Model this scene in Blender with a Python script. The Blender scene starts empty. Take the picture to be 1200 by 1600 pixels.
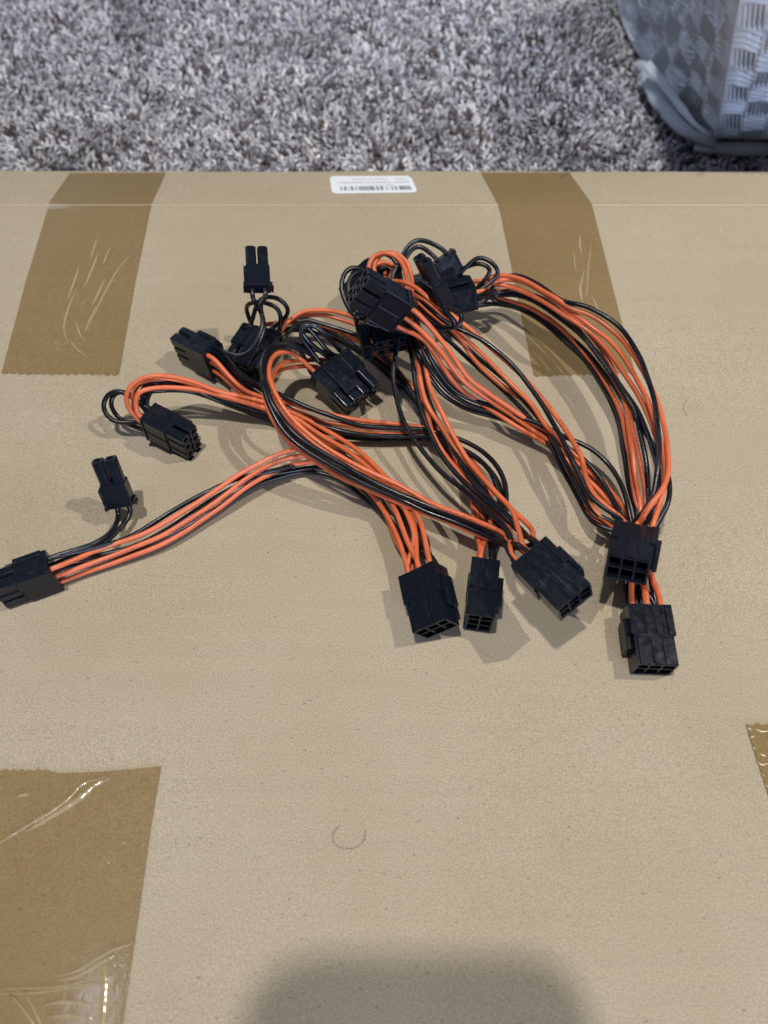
import bpy, bmesh, math, random
import numpy as np
from mathutils import Vector, Matrix, noise
random.seed(7); rng = np.random.default_rng(7)
C = bpy.context.scene.collection
S = bpy.context.scene
MM = 0.001
# ------------------------------------------------------------------ camera, world, lamps, exposure
FPX = 1600*26/36.0; CAMH = 228.0; TH = math.radians(58.5)
F = Vector((0, math.cos(TH), -math.sin(TH))); U = Vector((0, math.sin(TH), math.cos(TH))); R = Vector((1, 0, 0))
CAM = Vector((0, 0, CAMH))
def P(px, py, z=0.0):
    """photo point at height z (mm) above the cardboard -> place in mm"""
    d = F*FPX + R*(px-600) + U*(800-py)
    t = (z-CAMH)/d.z
    return CAM + d*t
cd = bpy.data.cameras.new('camera'); cam = bpy.data.objects.new('camera', cd); C.objects.link(cam)
cam.location = CAM*MM; cam.rotation_euler = (math.pi/2-TH, 0, 0)
cd.sensor_fit = 'VERTICAL'; cd.sensor_height = 36; cd.sensor_width = 27; cd.lens = 26
cd.clip_start = 0.005; cd.clip_end = 50
cd.dof.use_dof = True; cd.dof.focus_distance = 0.262; cd.dof.aperture_fstop = 11
S.camera = cam
w = bpy.data.worlds.new('World'); S.world = w; w.use_nodes = True
bg = w.node_tree.nodes['Background']; bg.inputs[0].default_value = (0.80, 0.88, 1.0, 1); bg.inputs[1].default_value = 0.085
def lamp(name, loc, size, power, col, sy=None, aim=(0, 0.13, 0)):
    l = bpy.data.lights.new(name, 'AREA'); l.energy = power; l.color = col; l.size = size
    l.shape = 'RECTANGLE' if sy else 'DISK'
    if sy: l.size_y = sy
    o = bpy.data.objects.new(name, l); C.objects.link(o); o.location = loc
    o.rotation_euler = (Vector(aim)-Vector(loc)).to_track_quat('-Z', 'Y').to_euler()
    return o
lamp('ceiling_lamp_right', (0.56, 0.22, 0.95), 0.016, 5.6, (1.0, 0.955, 0.87))
lamp('ceiling_lamp_overhead', (-0.26, 0.05, 1.9), 0.075, 24.5, (1.0, 0.965, 0.90))
st = lamp('window_strip_left', (-0.69, -0.30, 1.9), 0.05, 1.8, (0.72, 0.80, 1.0), 0.6); st.rotation_euler = (0, -0.36, 0)
lamp('window_low', (0.75, -1.5, 0.50), 0.7, 25.0, (0.60, 0.72, 1.0), 0.5, (0.25, 0.45, 0))
lamp('package_side_fill', (-1.1, 1.5, 0.5), 0.8, 5.5, (0.68, 0.79, 1.0), 0.6, (0.25, 0.5, 0))  # added fill light that brightens the package's left side, no window there
S.view_settings.view_transform = 'Standard'; S.view_settings.look = 'None'
S.view_settings.gamma = 1; S.view_settings.exposure = -0.07

# ------------------------------------------------------------------ helpers
def tag(o, label=None, cat=None, group=None, kind=None):
    if label: o['label'] = label
    if cat: o['category'] = cat
    if group: o['group'] = group
    if kind: o['kind'] = kind
    return o
def empty(name, loc):
    o = bpy.data.objects.new(name, None); o.empty_display_size = 0.01; C.objects.link(o); o.location = Vector(loc)*MM
    return o
def mesh_obj(name, verts, faces, mat, parent=None, smooth=False, mw=None, uv=None):
    """verts in mm; mw = matrix in mm units"""
    me = bpy.data.meshes.new(name)
    me.from_pydata([tuple(Vector(v)*MM) for v in verts], [], faces); me.validate(); me.update()
    return mesh_link(name, me, mat, parent, smooth, mw)
def mesh_link(name, me, mat, parent=None, smooth=False, mw=None):
    if mat and not me.materials: me.materials.append(mat)
    if smooth:
        for p in me.polygons: p.use_smooth = True
    o = bpy.data.objects.new(name, me); C.objects.link(o)
    if parent:
        o.parent = parent
    if mw is not None:
        o.matrix_basis = mw
    return o
def boxes(bs):
    v, f = [], []
    for (x0, x1, y0, y1, z0, z1) in bs:
        b = len(v)
        v += [(x0,y0,z0),(x1,y0,z0),(x1,y1,z0),(x0,y1,z0),(x0,y0,z1),(x1,y0,z1),(x1,y1,z1),(x0,y1,z1)]
        f += [tuple(b+i for i in q) for q in ((0,3,2,1),(4,5,6,7),(0,1,5,4),(1,2,6,5),(2,3,7,6),(3,0,4,7))]
    return v, f
def catmull(pts, step=1.4):
    pts = [Vector(p) for p in pts]
    pp = [pts[0]*2-pts[1]] + pts + [pts[-1]*2-pts[-2]]
    out = []
    for i in range(1, len(pp)-2):
        p0, p1, p2, p3 = pp[i-1:i+3]
        t0 = 0; t1 = t0+max((p1-p0).length, 1e-3)**.5; t2 = t1+max((p2-p1).length, 1e-3)**.5; t3 = t2+max((p3-p2).length, 1e-3)**.5
        n = max(2, int((p2-p1).length/step))
        for k in range(n):
            t = t1+(t2-t1)*k/n
            A1 = p0*((t1-t)/(t1-t0))+p1*((t-t0)/(t1-t0)); A2 = p1*((t2-t)/(t2-t1))+p2*((t-t1)/(t2-t1)); A3 = p2*((t3-t)/(t3-t2))+p3*((t-t2)/(t3-t2))
            B1 = A1*((t2-t)/(t2-t0))+A2*((t-t0)/(t2-t0)); B2 = A2*((t3-t)/(t3-t1))+A3*((t-t1)/(t3-t1))
            out.append(B1*((t2-t)/(t2-t1))+B2*((t-t1)/(t2-t1)))
    out.append(pts[-1])
    return out
def smooth_path(q, it=3):
    q = [p.copy() for p in q]
    for _ in range(it):
        r = [p.copy() for p in q]
        for i in range(1, len(q)-1): r[i] = q[i]*.5+(q[i-1]+q[i+1])*.25
        q = r
    return q
def tube(name, path, rad, mat, parent=None, sides=10, flat=None, twist=0.0):
    """closed tube along path (mm); rad number or function of t; uv: u = mm along, v = round"""
    n = len(path); verts = []; faces = []; L = 0; us = []
    T = (path[1]-path[0]).normalized(); N = T.orthogonal().normalized()
    for i, p in enumerate(path):
        if i: L += (path[i]-path[i-1]).length
        us.append(L)
        t = (path[min(i+1, n-1)]-path[max(i-1, 0)])
        if t.length > 1e-6:
            t.normalize(); q = T.rotation_difference(t); N = q @ N; T = t
        N = (N - T*N.dot(T)).normalized(); B = T.cross(N)
        r = rad(i/(n-1)) if callable(rad) else rad
        for k in range(sides):
            a = 2*math.pi*k/sides + twist
            verts.append(p + N*(r*math.cos(a)) + B*(r*math.sin(a)*(flat if flat else 1)))
    for i in range(n-1):
        for k in range(sides):
            a = i*sides+k; b = i*sides+(k+1) % sides
            faces.append((a, b, b+sides, a+sides))
    faces.append(tuple(range(sides-1, -1, -1))); faces.append(tuple(range((n-1)*sides, n*sides)))
    me = bpy.data.meshes.new(name)
    me.from_pydata([tuple(v*MM) for v in verts], [], faces)
    uv = me.uv_layers.new(name='UVMap'); data = np.zeros((len(me.loops), 2), dtype=np.float32); li = 0
    for i in range(n-1):
        for k in range(sides):
            data[li:li+4] = ((us[i], k/sides), (us[i], (k+1)/sides), (us[i+1], (k+1)/sides), (us[i+1], k/sides)); li += 4
    uv.data.foreach_set('uv', data.ravel())
    me.update()
    return mesh_link(name, me, mat, parent, True)

# ------------------------------------------------------------------ materials
def new_mat(name):
    m = bpy.data.materials.new(name); m.use_nodes = True
    nt = m.node_tree; b = nt.nodes['Principled BSDF']
    return m, nt, b
def nd(nt, t, **kw):
    n = nt.nodes.new(t)
    for k, v in kw.items():
        if k in n.inputs.keys(): n.inputs[k].default_value = v
        else: setattr(n, k, v)
    return n
def ramp(nt, src, stops):
    r = nt.nodes.new('ShaderNodeValToRGB'); nt.links.new(src, r.inputs[0])
    e = r.color_ramp.elements
    while len(e) < len(stops): e.new(0.5)
    for i, (p, c) in enumerate(stops):
        e[i].position = p; e[i].color = (*c, 1) if len(c) == 3 else c
    return r
def mixc(nt, fac, a, b, mode='MIX'):
    m = nt.nodes.new('ShaderNodeMix'); m.data_type = 'RGBA'; m.blend_type = mode
    for s, k in ((fac, 0), (a, 6), (b, 7)):
        if hasattr(s, 'links') or hasattr(s, 'is_linked'): nt.links.new(s, m.inputs[k])
        elif k == 0: m.inputs[0].default_value = s
        else: m.inputs[k].default_value = (*s, 1)
    return m.outputs[2]
def bump(nt, b, src, strength, dist):
    bp = nt.nodes.new('ShaderNodeBump'); bp.inputs['Strength'].default_value = strength; bp.inputs['Distance'].default_value = dist
    nt.links.new(src, bp.inputs['Height']); nt.links.new(bp.outputs[0], b.inputs['Normal']); return bp
def g3(v): return (v, v, v)

def cardboard_mat(name, base, dark, tape=False):
    m, nt, b = new_mat(name)
    tc = nd(nt, 'ShaderNodeTexCoord')
    mp = nd(nt, 'ShaderNodeMapping'); nt.links.new(tc.outputs['Object'], mp.inputs[0]); mp.inputs['Scale'].default_value = (1, 1, 1)
    n1 = nd(nt, 'ShaderNodeTexNoise', Scale=2300.0, Detail=2.0, Roughness=0.6); nt.links.new(mp.outputs[0], n1.inputs['Vector'])
    n2 = nd(nt, 'ShaderNodeTexNoise', Scale=14.0, Detail=4.0, Roughness=0.6); nt.links.new(mp.outputs[0], n2.inputs['Vector'])
    r1 = ramp(nt, n1.outputs['Fac'], [(0.30, dark), (0.52, base), (0.74, tuple(min(1, c*1.30) for c in base))])
    r2 = ramp(nt, n2.outputs['Fac'], [(0.3, (0.95, 0.93, 0.91)), (0.7, (1.03, 1.03, 1.04))])
    c = mixc(nt, 1.0, r1.outputs[0], r2.outputs[0], 'MULTIPLY')
    mw_ = nd(nt, 'ShaderNodeMapping'); nt.links.new(tc.outputs['Object'], mw_.inputs[0]); mw_.inputs['Scale'].default_value = (3.0, 190.0, 1)
    nw = nd(nt, 'ShaderNodeTexNoise', Scale=1.0, Detail=2.0); nt.links.new(mw_.outputs[0], nw.inputs['Vector'])
    rw = ramp(nt, nw.outputs['Fac'], [(0.35, g3(0.985)), (0.65, g3(1.01))])
    c = mixc(nt, 1.0, c, rw.outputs[0], 'MULTIPLY')
    # short dark and light fibres pressed into the paper
    for sc, thr, col, rot in ((230.0, 0.045, tuple(x*0.45 for x in base), 0.6), (260.0, 0.02, tuple(min(1, x*1.3) for x in base), -0.9), (190.0, 0.035, tuple(x*0.5 for x in base), 2.2)):
        mp2 = nd(nt, 'ShaderNodeMapping'); nt.links.new(tc.outputs['Object'], mp2.inputs[0])
        mp2.inputs['Rotation'].default_value = (0, 0, rot); mp2.inputs['Scale'].default_value = (1, 2.6, 1)
        nz = nd(nt, 'ShaderNodeTexNoise', Scale=500.0, Detail=1.0); nt.links.new(mp2.outputs[0], nz.inputs['Vector'])
        ad = nd(nt, 'ShaderNodeVectorMath', operation='MULTIPLY_ADD'); nt.links.new(nz.outputs['Color'], ad.inputs[0])
        ad.inputs[1].default_value = (0.0012, 0.0012, 0); nt.links.new(mp2.outputs[0], ad.inputs[2])
        v = nd(nt, 'ShaderNodeTexVoronoi', Scale=sc); nt.links.new(ad.outputs[0], v.inputs['Vector'])
        lt = nd(nt, 'ShaderNodeMath', operation='LESS_THAN'); lt.inputs[1].default_value = thr*2.6; nt.links.new(v.outputs['Distance'], lt.inputs[0])
        gt = nd(nt, 'ShaderNodeSeparateColor'); nt.links.new(v.outputs['Color'], gt.inputs[0])
        g2 = nd(nt, 'ShaderNodeMath', operation='GREATER_THAN'); g2.inputs[1].default_value = 0.80; nt.links.new(gt.outputs[0], g2.inputs[0])
        mu = nd(nt, 'ShaderNodeMath', operation='MULTIPLY'); nt.links.new(lt.outputs[0], mu.inputs[0]); nt.links.new(g2.outputs[0], mu.inputs[1])
        m2 = nd(nt, 'ShaderNodeMath', operation='MULTIPLY'); nt.links.new(mu.outputs[0], m2.inputs[0]); m2.inputs[1].default_value = 0.75
        c = mixc(nt, m2.outputs[0], c, col)
    # faint dents and corrugation running front to back
    wv = nd(nt, 'ShaderNodeTexNoise', Scale=26.0, Detail=3.0); nt.links.new(mp.outputs[0], wv.inputs['Vector'])
    nt.links.new(c, b.inputs['Base Color'])
    b.inputs['Roughness'].default_value = 0.9; b.inputs['Specular IOR Level'].default_value = 0.12
    a = nd(nt, 'ShaderNodeMath', operation='MULTIPLY_ADD'); nt.links.new(wv.outputs['Fac'], a.inputs[0]); a.inputs[1].default_value = 6.0; nt.links.new(n1.outputs['Fac'], a.inputs[2])
    bump(nt, b, a.outputs[0], 0.35, 0.00013)
    if tape:
        b.inputs['Roughness'].default_value = 0.5
        b.inputs['Coat Weight'].default_value = 0.55; b.inputs['Coat Roughness'].default_value = 0.16
        t2 = nd(nt, 'ShaderNodeTexNoise', Scale=120.0, Detail=5.0, Roughness=0.75); nt.links.new(mp.outputs[0], t2.inputs['Vector'])
        bp = nt.nodes.new('ShaderNodeBump'); bp.inputs['Strength'].default_value = 0.22; bp.inputs['Distance'].default_value = 0.0003
        nt.links.new(t2.outputs['Fac'], bp.inputs['Height']); nt.links.new(bp.outputs[0], b.inputs['Coat Normal'])
        rr = ramp(nt, t2.outputs['Fac'], [(0.4, g3(0.05)), (0.7, g3(0.13))]); nt.links.new(rr.outputs[0], b.inputs['Coat Roughness'])
    return m
M_card = cardboard_mat('cardboard', (0.412, 0.349, 0.256), (0.278, 0.230, 0.161))
M_tape = cardboard_mat('brown_packing_tape', (0.235, 0.166, 0.078), (0.172, 0.120, 0.054), True)
M_tape2 = cardboard_mat('patchy_packing_tape', (0.235, 0.165, 0.072), (0.19, 0.13, 0.055), False)
m, nt, b = new_mat('raised_tape'); b.inputs['Base Color'].default_value = (0.36, 0.285, 0.165, 1); b.inputs['Roughness'].default_value = 0.22
M_streak = m
m, nt, b = new_mat('fold_edge'); b.inputs['Base Color'].default_value = (0.50, 0.42, 0.29, 1); b.inputs['Roughness'].default_value = 0.9
M_fold = m

def plastic(name, col, rough, dust=0.66, pale=0.02):
    m, nt, b = new_mat(name)
    b.inputs['Base Color'].default_value = (*col, 1); b.inputs['IOR'].default_value = 1.5; b.inputs['Specular IOR Level'].default_value = 0.30
    tc = nd(nt, 'ShaderNodeTexCoord'); n = nd(nt, 'ShaderNodeTexNoise', Scale=420.0, Detail=5.0, Roughness=0.65); nt.links.new(tc.outputs['Object'], n.inputs['Vector'])
    r = ramp(nt, n.outputs['Fac'], [(0.35, g3(rough-.05)), (0.7, g3(rough+.12))]); nt.links.new(r.outputs[0], b.inputs['Roughness'])
    # faint pale scuffs
    n3 = nd(nt, 'ShaderNodeTexNoise', Scale=900.0, Detail=2.0); mp = nd(nt, 'ShaderNodeMapping'); mp.inputs['Scale'].default_value = (1, .12, 1)
    nt.links.new(tc.outputs['Object'], mp.inputs[0]); nt.links.new(mp.outputs[0], n3.inputs['Vector'])
    r3 = ramp(nt, n3.outputs['Fac'], [(dust, col), (dust+.14, tuple(c*2+pale for c in col))]); nt.links.new(r3.outputs[0], b.inputs['Base Color'])
    bump(nt, b, n.outputs['Fac'], 0.12, 0.00006)
    return m
M_plastic = plastic('black_nylon', (0.0062, 0.0086, 0.0145), 0.21)
M_dusty = plastic('dusty_black_nylon', (0.0066, 0.0088, 0.0145), 0.22, 0.62, 0.028)
m, nt, b = new_mat('socket_dark'); b.inputs['Base Color'].default_value = (0.004, 0.004, 0.005, 1); b.inputs['Roughness'].default_value = 0.6
M_dark = m
m, nt, b = new_mat('tinned_metal'); b.inputs['Base Color'].default_value = (0.75, 0.73, 0.70, 1); b.inputs['Metallic'].default_value = 1; b.inputs['Roughness'].default_value = 0.25
M_metal = m
def wire_mat(name, col, ink, rough, printed):
    m, nt, b = new_mat(name)
    b.inputs['Base Color'].default_value = (*col, 1); b.inputs['IOR'].default_value = 1.5
    uv = nd(nt, 'ShaderNodeUVMap'); tc = nd(nt, 'ShaderNodeTexCoord')
    n = nd(nt, 'ShaderNodeTexNoise', Scale=160.0, Detail=4.0); nt.links.new(tc.outputs['Object'], n.inputs['Vector'])
    r = ramp(nt, n.outputs['Fac'], [(0.3, g3(rough-.08)), (0.75, g3(rough+.15))]); nt.links.new(r.outputs[0], b.inputs['Roughness'])
    r2 = ramp(nt, n.outputs['Fac'], [(0.25, tuple(c*.82 for c in col)), (0.6, col)])
    c = r2.outputs[0]
    if printed:
        sp = nd(nt, 'ShaderNodeSeparateXYZ'); nt.links.new(uv.outputs[0], sp.inputs[0])
        def mth(op, a, v=None, c2=None):
            k = nd(nt, 'ShaderNodeMath', operation=op)
            for i, s in enumerate((a, v, c2)):
                if s is None: continue
                if hasattr(s, 'links'): nt.links.new(s, k.inputs[i])
                else: k.inputs[i].default_value = s
            return k.outputs[0]
        u, v = sp.outputs[0], sp.outputs[1]
        band = mth('MULTIPLY', mth('GREATER_THAN', v, 0.20), mth('LESS_THAN', v, 0.34))
        cmb = nd(nt, 'ShaderNodeCombineXYZ'); nt.links.new(mth('MULTIPLY', u, 1.0), cmb.inputs[0]); nt.links.new(mth('MULTIPLY', v, 16.0), cmb.inputs[1])
        gn = nd(nt, 'ShaderNodeTexNoise', Scale=1.9, Detail=1.5); nt.links.new(cmb.outputs[0], gn.inputs['Vector'])
        glyph = mth('GREATER_THAN', gn.outputs['Fac'], 0.52)
        gap = mth('GREATER_THAN', mth('FRACT', mth('MULTIPLY', u, 0.62)), 0.22)
        run = nd(nt, 'ShaderNodeTexNoise', Scale=0.07, Detail=0.0); cm2 = nd(nt, 'ShaderNodeCombineXYZ'); nt.links.new(u, cm2.inputs[0]); nt.links.new(cm2.outputs[0], run.inputs['Vector'])
        on = mth('GREATER_THAN', run.outputs['Fac'], 0.47)
        ms = mth('MULTIPLY', mth('MULTIPLY', band, glyph), mth('MULTIPLY', gap, on))
        c = mixc(nt, mth('MULTIPLY', ms, 0.9), c, ink)
    nt.links.new(c, b.inputs['Base Color'])
    return m
M_or = wire_mat('orange_wire_sleeve', (0.68, 0.148, 0.054), (0.03, 0.02, 0.02), 0.36, True)
M_bk = wire_mat('black_wire_sleeve', (0.0055, 0.0065, 0.011), (0.10, 0.11, 0.14), 0.30, True)

# ------------------------------------------------------------------ carpet
m, nt, b = new_mat('carpet_backing'); tc = nd(nt, 'ShaderNodeTexCoord'); v = nd(nt, 'ShaderNodeTexNoise', Scale=230.0, Detail=3.0); nt.links.new(tc.outputs['Object'], v.inputs['Vector'])
r = ramp(nt, v.outputs['Fac'], [(0.35, (0.10, 0.10, 0.12)), (0.55, (0.15, 0.15, 0.19)), (0.7, (0.30, 0.31, 0.38))]); nt.links.new(r.outputs[0], b.inputs['Base Color']); b.inputs['Roughness'].default_value = 1
bump(nt, b, v.outputs['Fac'], 1.0, 0.004)
M_back = m
CZ = -62.0
tag(mesh_obj('carpet', [(-1600, -1200, CZ), (1600, -1200, CZ), (1600, 2200, CZ), (-1600, 2200, CZ)], [(0, 1, 2, 3)], M_back), kind='structure')
m, nt, b = new_mat('carpet_yarn'); at = nd(nt, 'ShaderNodeVertexColor', layer_name='tint'); nt.links.new(at.outputs[0], b.inputs['Base Color'])
b.inputs['Roughness'].default_value = 0.9; b.inputs['Sheen Weight'].default_value = 0.3; b.inputs['Specular IOR Level'].default_value = 0.2
M_yarn = m
def carpet_pile():
    sp = 2.7
    xs = np.arange(-430, 470, sp); ys = np.arange(395, 730, sp)
    X, Y = np.meshgrid(xs, ys); X = X.ravel()+rng.uniform(-1.6, 1.6, X.size); Y = Y.ravel()+rng.uniform(-1.6, 1.6, Y.size)
    n = X.size; SD, RG = 5, 5
    L = rng.uniform(4.2, 7.0, n); az = rng.uniform(0, 2*np.pi, n); lean = rng.uniform(.3, 1.25, n)
    # pile leans in patches
    patch = np.array([noise.noise(Vector((x*.018, y*.018, 0))) for x, y in zip(X, Y)])
    az = az*0.65 + patch*5
    bend = rng.uniform(-1.2, 1.8, n); rad = rng.uniform(0.8, 1.35, n)
    cols = np.array([(0.58, 0.60, 0.70), (0.44, 0.45, 0.54), (0.74, 0.76, 0.86), (0.19, 0.185, 0.23), (0.10, 0.075, 0.08), (0.29, 0.285, 0.35)])
    ca_ = np.array([noise.cell(Vector((x/4.6+noise.noise(Vector((x*.3, y*.3, 0)))*.8, y/4.6+noise.noise(Vector((x*.3, y*.3, 7)))*.8, 0.5))) for x, y in zip(X, Y)])
    ca_ = np.where(rng.random(n) < .3, rng.random(n), np.abs(ca_) % 1.0)
    ci = np.searchsorted(np.cumsum([.25, .19, .20, .14, .10]), ca_)
    col = cols[ci]*rng.uniform(.85, 1.12, (n, 1))*(1.06+0.5*patch[:, None]*1.0)
    V = np.zeros((n, RG, SD, 3), np.float32); a = np.arange(SD)*2*np.pi/SD
    prof = [0.6, 1.0, 1.1, 1.0, 0.5]
    cx = X.copy(); cy = Y.copy(); cz = np.full(n, CZ+0.2)
    for k in range(RG):
        ang = lean + bend*(k/(RG-1))*.7
        if k:
            st = L/(RG-1); cx += np.cos(az)*np.sin(ang)*st; cy += np.sin(az)*np.sin(ang)*st; cz += np.maximum(np.cos(ang), .12)*st
        tw = k*0.9
        for s in range(SD):
            V[:, k, s, 0] = cx + rad*prof[k]*np.cos(a[s]+tw); V[:, k, s, 1] = cy + rad*prof[k]*np.sin(a[s]+tw); V[:, k, s, 2] = cz + 0.3*np.cos(a[s]*2)
    V = V.reshape(-1, 3)*MM
    base = (np.arange(n)*RG*SD)[:, None, None]
    k, s = np.meshgrid(np.arange(RG-1), np.arange(SD), indexing='ij')
    q = np.stack([k*SD+s, k*SD+(s+1) % SD, (k+1)*SD+(s+1) % SD, (k+1)*SD+s], -1).reshape(1, -1, 4)
    Q = (base+q).reshape(-1, 4)
    me = bpy.data.meshes.new('carpet_pile'); me.vertices.add(len(V)); me.vertices.foreach_set('co', V.ravel())
    me.loops.add(Q.size); me.loops.foreach_set('vertex_index', Q.ravel().astype(np.int32))
    me.polygons.add(len(Q)); me.polygons.foreach_set('loop_start', np.arange(0, Q.size, 4, dtype=np.int32)); me.polygons.foreach_set('loop_total', np.full(len(Q), 4, np.int32))
    me.polygons.foreach_set('use_smooth', np.ones(len(Q), bool))
    ca = me.color_attributes.new('tint', 'FLOAT_COLOR', 'POINT')
    cc = np.ones((n, RG*SD, 4), np.float32); cc[:, :, :3] = np.clip(col*np.array([1.03, 1.0, 0.94]), 0, 0.95)[:, None, :]
    ca.data.foreach_set('color', cc.ravel())
    me.update(); me.validate()
    return tag(mesh_link('carpet_pile', me, M_yarn), kind='stuff')
carpet_pile()

# ------------------------------------------------------------------ cardboard box (top panel, sloping far flap, tapes, label)
YF = P(600, 319, 0).y                                     # fold line
XL, XR, YN = -420.0, 430.0, -260.0
box = empty('cardboard_box', (0, 0, 0))
tag(box, 'large flat tan cardboard box with brown tape strips on the grey carpet', 'cardboard box')
def grid_face(name, fn, nu, nv, mat, parent, smooth=True, thick=None):
    v = [fn(i/nu, j/nv) for j in range(nv+1) for i in range(nu+1)]
    f = [(j*(nu+1)+i, j*(nu+1)+i+1, (j+1)*(nu+1)+i+1, (j+1)*(nu+1)+i) for j in range(nv) for i in range(nu)]
    return mesh_obj(name, v, f, mat, parent, smooth)
def dent(x, y): return 0.22*noise.noise(Vector((x*.012, y*.012, 1)))
def top_z(x, y):
    e = max(0, 1-(YF-y)/6.0) if y <= YF else 0
    return dent(x, y)*min(1, max(0, (YF-y)/20)) - 0.6*e*e
def flap_pt(x, s):
    """s mm beyond the fold; slopes down and curves over towards the edge; slightly wavy edge"""
    y = YF + s; d = 0.17*s + 0.0012*s*s
    wob = 0.9*noise.noise(Vector((x*.008, 3, 0)))*s/45
    return (x, y, -0.6-d+wob)
grid_face('top_panel', lambda u, v: (XL+(XR-XL)*u, YN+(YF-YN)*v, top_z(XL+(XR-XL)*u, YN+(YF-YN)*v)), 120, 90, M_card, box)
# length of the flap so that its far edge shows at y=270 in the photo
SF = 0
for s in np.arange(5, 90, .25):
    q = Vector(flap_pt(0, s)); d = q-CAM; py = 800-FPX*d.dot(U)/d.dot(F)
    SF = s
    if py < 268: break
grid_face('edge_flap', lambda u, v: flap_pt(XL+(XR-XL)*u, SF*v*(1+0.02*noise.noise(Vector((u*9, 0, 5))))), 160, 14, M_card, box)
ze = flap_pt(0, SF)[2]; ye = YF+SF-1.2
v, f = boxes([(XL, XR, YF-2, ye, CZ+4, ze-9)])
v = [(XL, ye, CZ+3), (XR, ye, CZ+3), (XR, ye, ze-0.6), (XL, ye, ze-0.6)]
mesh_obj('far_wall', v, [(1, 0, 3, 2)], M_card, box)
mesh_obj('near_wall', [(XL, YN, CZ+3), (XR, YN, CZ+3), (XR, YN, 0.1), (XL, YN, 0.1)], [(0, 1, 2, 3)], M_card, box)
for x, nm in ((XL, 0), (XR, 1)):
    vv = [(x, YN, CZ+3), (x, ye, CZ+3), (x, ye, ze), (x, YF, -.6), (x, YN, 0)]
    mesh_obj('side_wall', vv, [(0, 1, 2, 3, 4) if nm else (4, 3, 2, 1, 0)], M_card, box)
# pale pressed fold ridge
def surf(px, py, h=0.0):
    """the place on the box's top that the photo shows at (px,py), raised by h"""
    q = P(px, py, 0)
    if q.y <= YF: 
        q = P(px, py, top_z(q.x, q.y)+h); return q
    lo, hi = 0.0, SF+6
    for _ in range(30):
        mid = (lo+hi)/2; s3 = flap_pt(q.x, mid); d = Vector((q.x, s3[1], s3[2]))-CAM
        if 800-FPX*d.dot(U)/d.dot(F) > py: lo = mid
        else: hi = mid
    s = (lo+hi)/2
    for _ in range(4):
        s3 = flap_pt(q.x, s); dz = (Vector((0, s3[1], s3[2]))-CAM).dot(F); q.x = (px-600)/FPX*dz
    s3 = flap_pt(q.x, s)
    return Vector((q.x, s3[1], s3[2]+h))
ridge = []
vr, fr = [], []
for i in range(81):
    x = XL+(XR-XL)*i/80; wd = 0.45+0.25*noise.noise(Vector((x*.05, 9, 0)))
    for dy, dz in ((-wd, 0.0), (0, 0.32), (wd, 0.0)):
        vr.append((x, YF+dy-0.2, (top_z(x, YF-wd-0.2) if dy <= 0 else flap_pt(x, wd)[2])+dz+0.06))
for i in range(80):
    for k in range(2): fr.append((i*3+k, (i+1)*3+k, (i+1)*3+k+1, i*3+k+1))
mesh_obj('pressed_fold', vr, [tuple(reversed(q)) for q in fr], M_fold, box, True)

def jag(p, q, n, amp, seed):
    rr = random.Random(seed); out = []
    for i in range(n*2+1):
        t = i/(n*2); x = p[0]+(q[0]-p[0])*t; y = p[1]+(q[1]-p[1])*t
        if 0 < i < n*2: y += (amp if i % 2 else -amp)*rr.uniform(.2, 1.0); x += rr.uniform(-1, 1)
        out.append((x, y))
    return out
def strip_tape(name, rows, bottom, h=0.12, parent=box, mat=None):
    """rows: list of (leftx,lefty,rightx,righty) photo points from far to near; the near end serrated"""
    NX = 30; v = []; f = []
    rr = []
    for a, b_ in zip(rows[:-1], rows[1:]):
        k = max(1, int(abs(b_[1]-a[1])/9))
        for i in range(k): rr.append(tuple(a[j]+(b_[j]-a[j])*i/k for j in range(4)))
    rr.append(rows[-1])
    for j, (lx, ly, rx, ry) in enumerate(rr):
        for i in range(NX+1):
            t = i/NX; y = ly+(ry-ly)*t
            if j == len(rr)-1 and bottom: y += bottom*(1 if i % 2 else -1)*random.uniform(.2, 1)
            v.append(surf(lx+(rx-lx)*t, y, h+(0.35 if y < 325 else 0)))
    for j in range(len(rr)-1):
        for i in range(NX): f.append((j*(NX+1)+i, (j+1)*(NX+1)+i, (j+1)*(NX+1)+i+1, j*(NX+1)+i+1))
    return mesh_obj(name, v, f, mat or M_tape, parent, True)
strip_tape('packing_tape', [(110, 271.5, 259, 271), (77, 318, 237, 318), (40, 440, 211, 445), (2, 584, 186, 586)], 2.2)
strip_tape('packing_tape', [(752, 271, 889, 270.5), (779, 320, 925, 320), (806, 450, 958, 450), (834, 588, 992, 583)], 2.2)
# near tapes: left one has a clean cut across its far end, the right one shows only a sliver
def poly_tape(name, pts, h, mat=M_tape):
    bm = bmesh.new(); vs = [bm.verts.new(surf(x, y, h)*MM) for x, y in pts]; f = bm.faces.new(vs); bmesh.ops.triangulate(bm, faces=[f])
    me = bpy.data.meshes.new(name); bm.to_mesh(me); bm.free()
    o = mesh_link(name, me, mat, box)
    if o.data.polygons[0].normal.z < 0: o.data.flip_normals()
    return o
strip = [(-90, 1199)] + jag((-80, 1204), (72, 1202), 12, 2.5, 3) + [(92, 1208), (150, 1206), (200, 1202), (252, 1197), (236, 1290), (222, 1390), (206, 1500), (188, 1625), (180, 1680), (-130, 1680)]
poly_tape('packing_tape', strip, 0.38)
poly_tape('packing_tape', [(1166, 1131), (1175, 1134), (1182, 1129), (1192, 1133), (1205, 1130), (1330, 1120), (1400, 1500), (1285, 1500), (1202, 1245), (1186, 1195), (1172, 1152)], 0.38, M_tape2)

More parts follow.
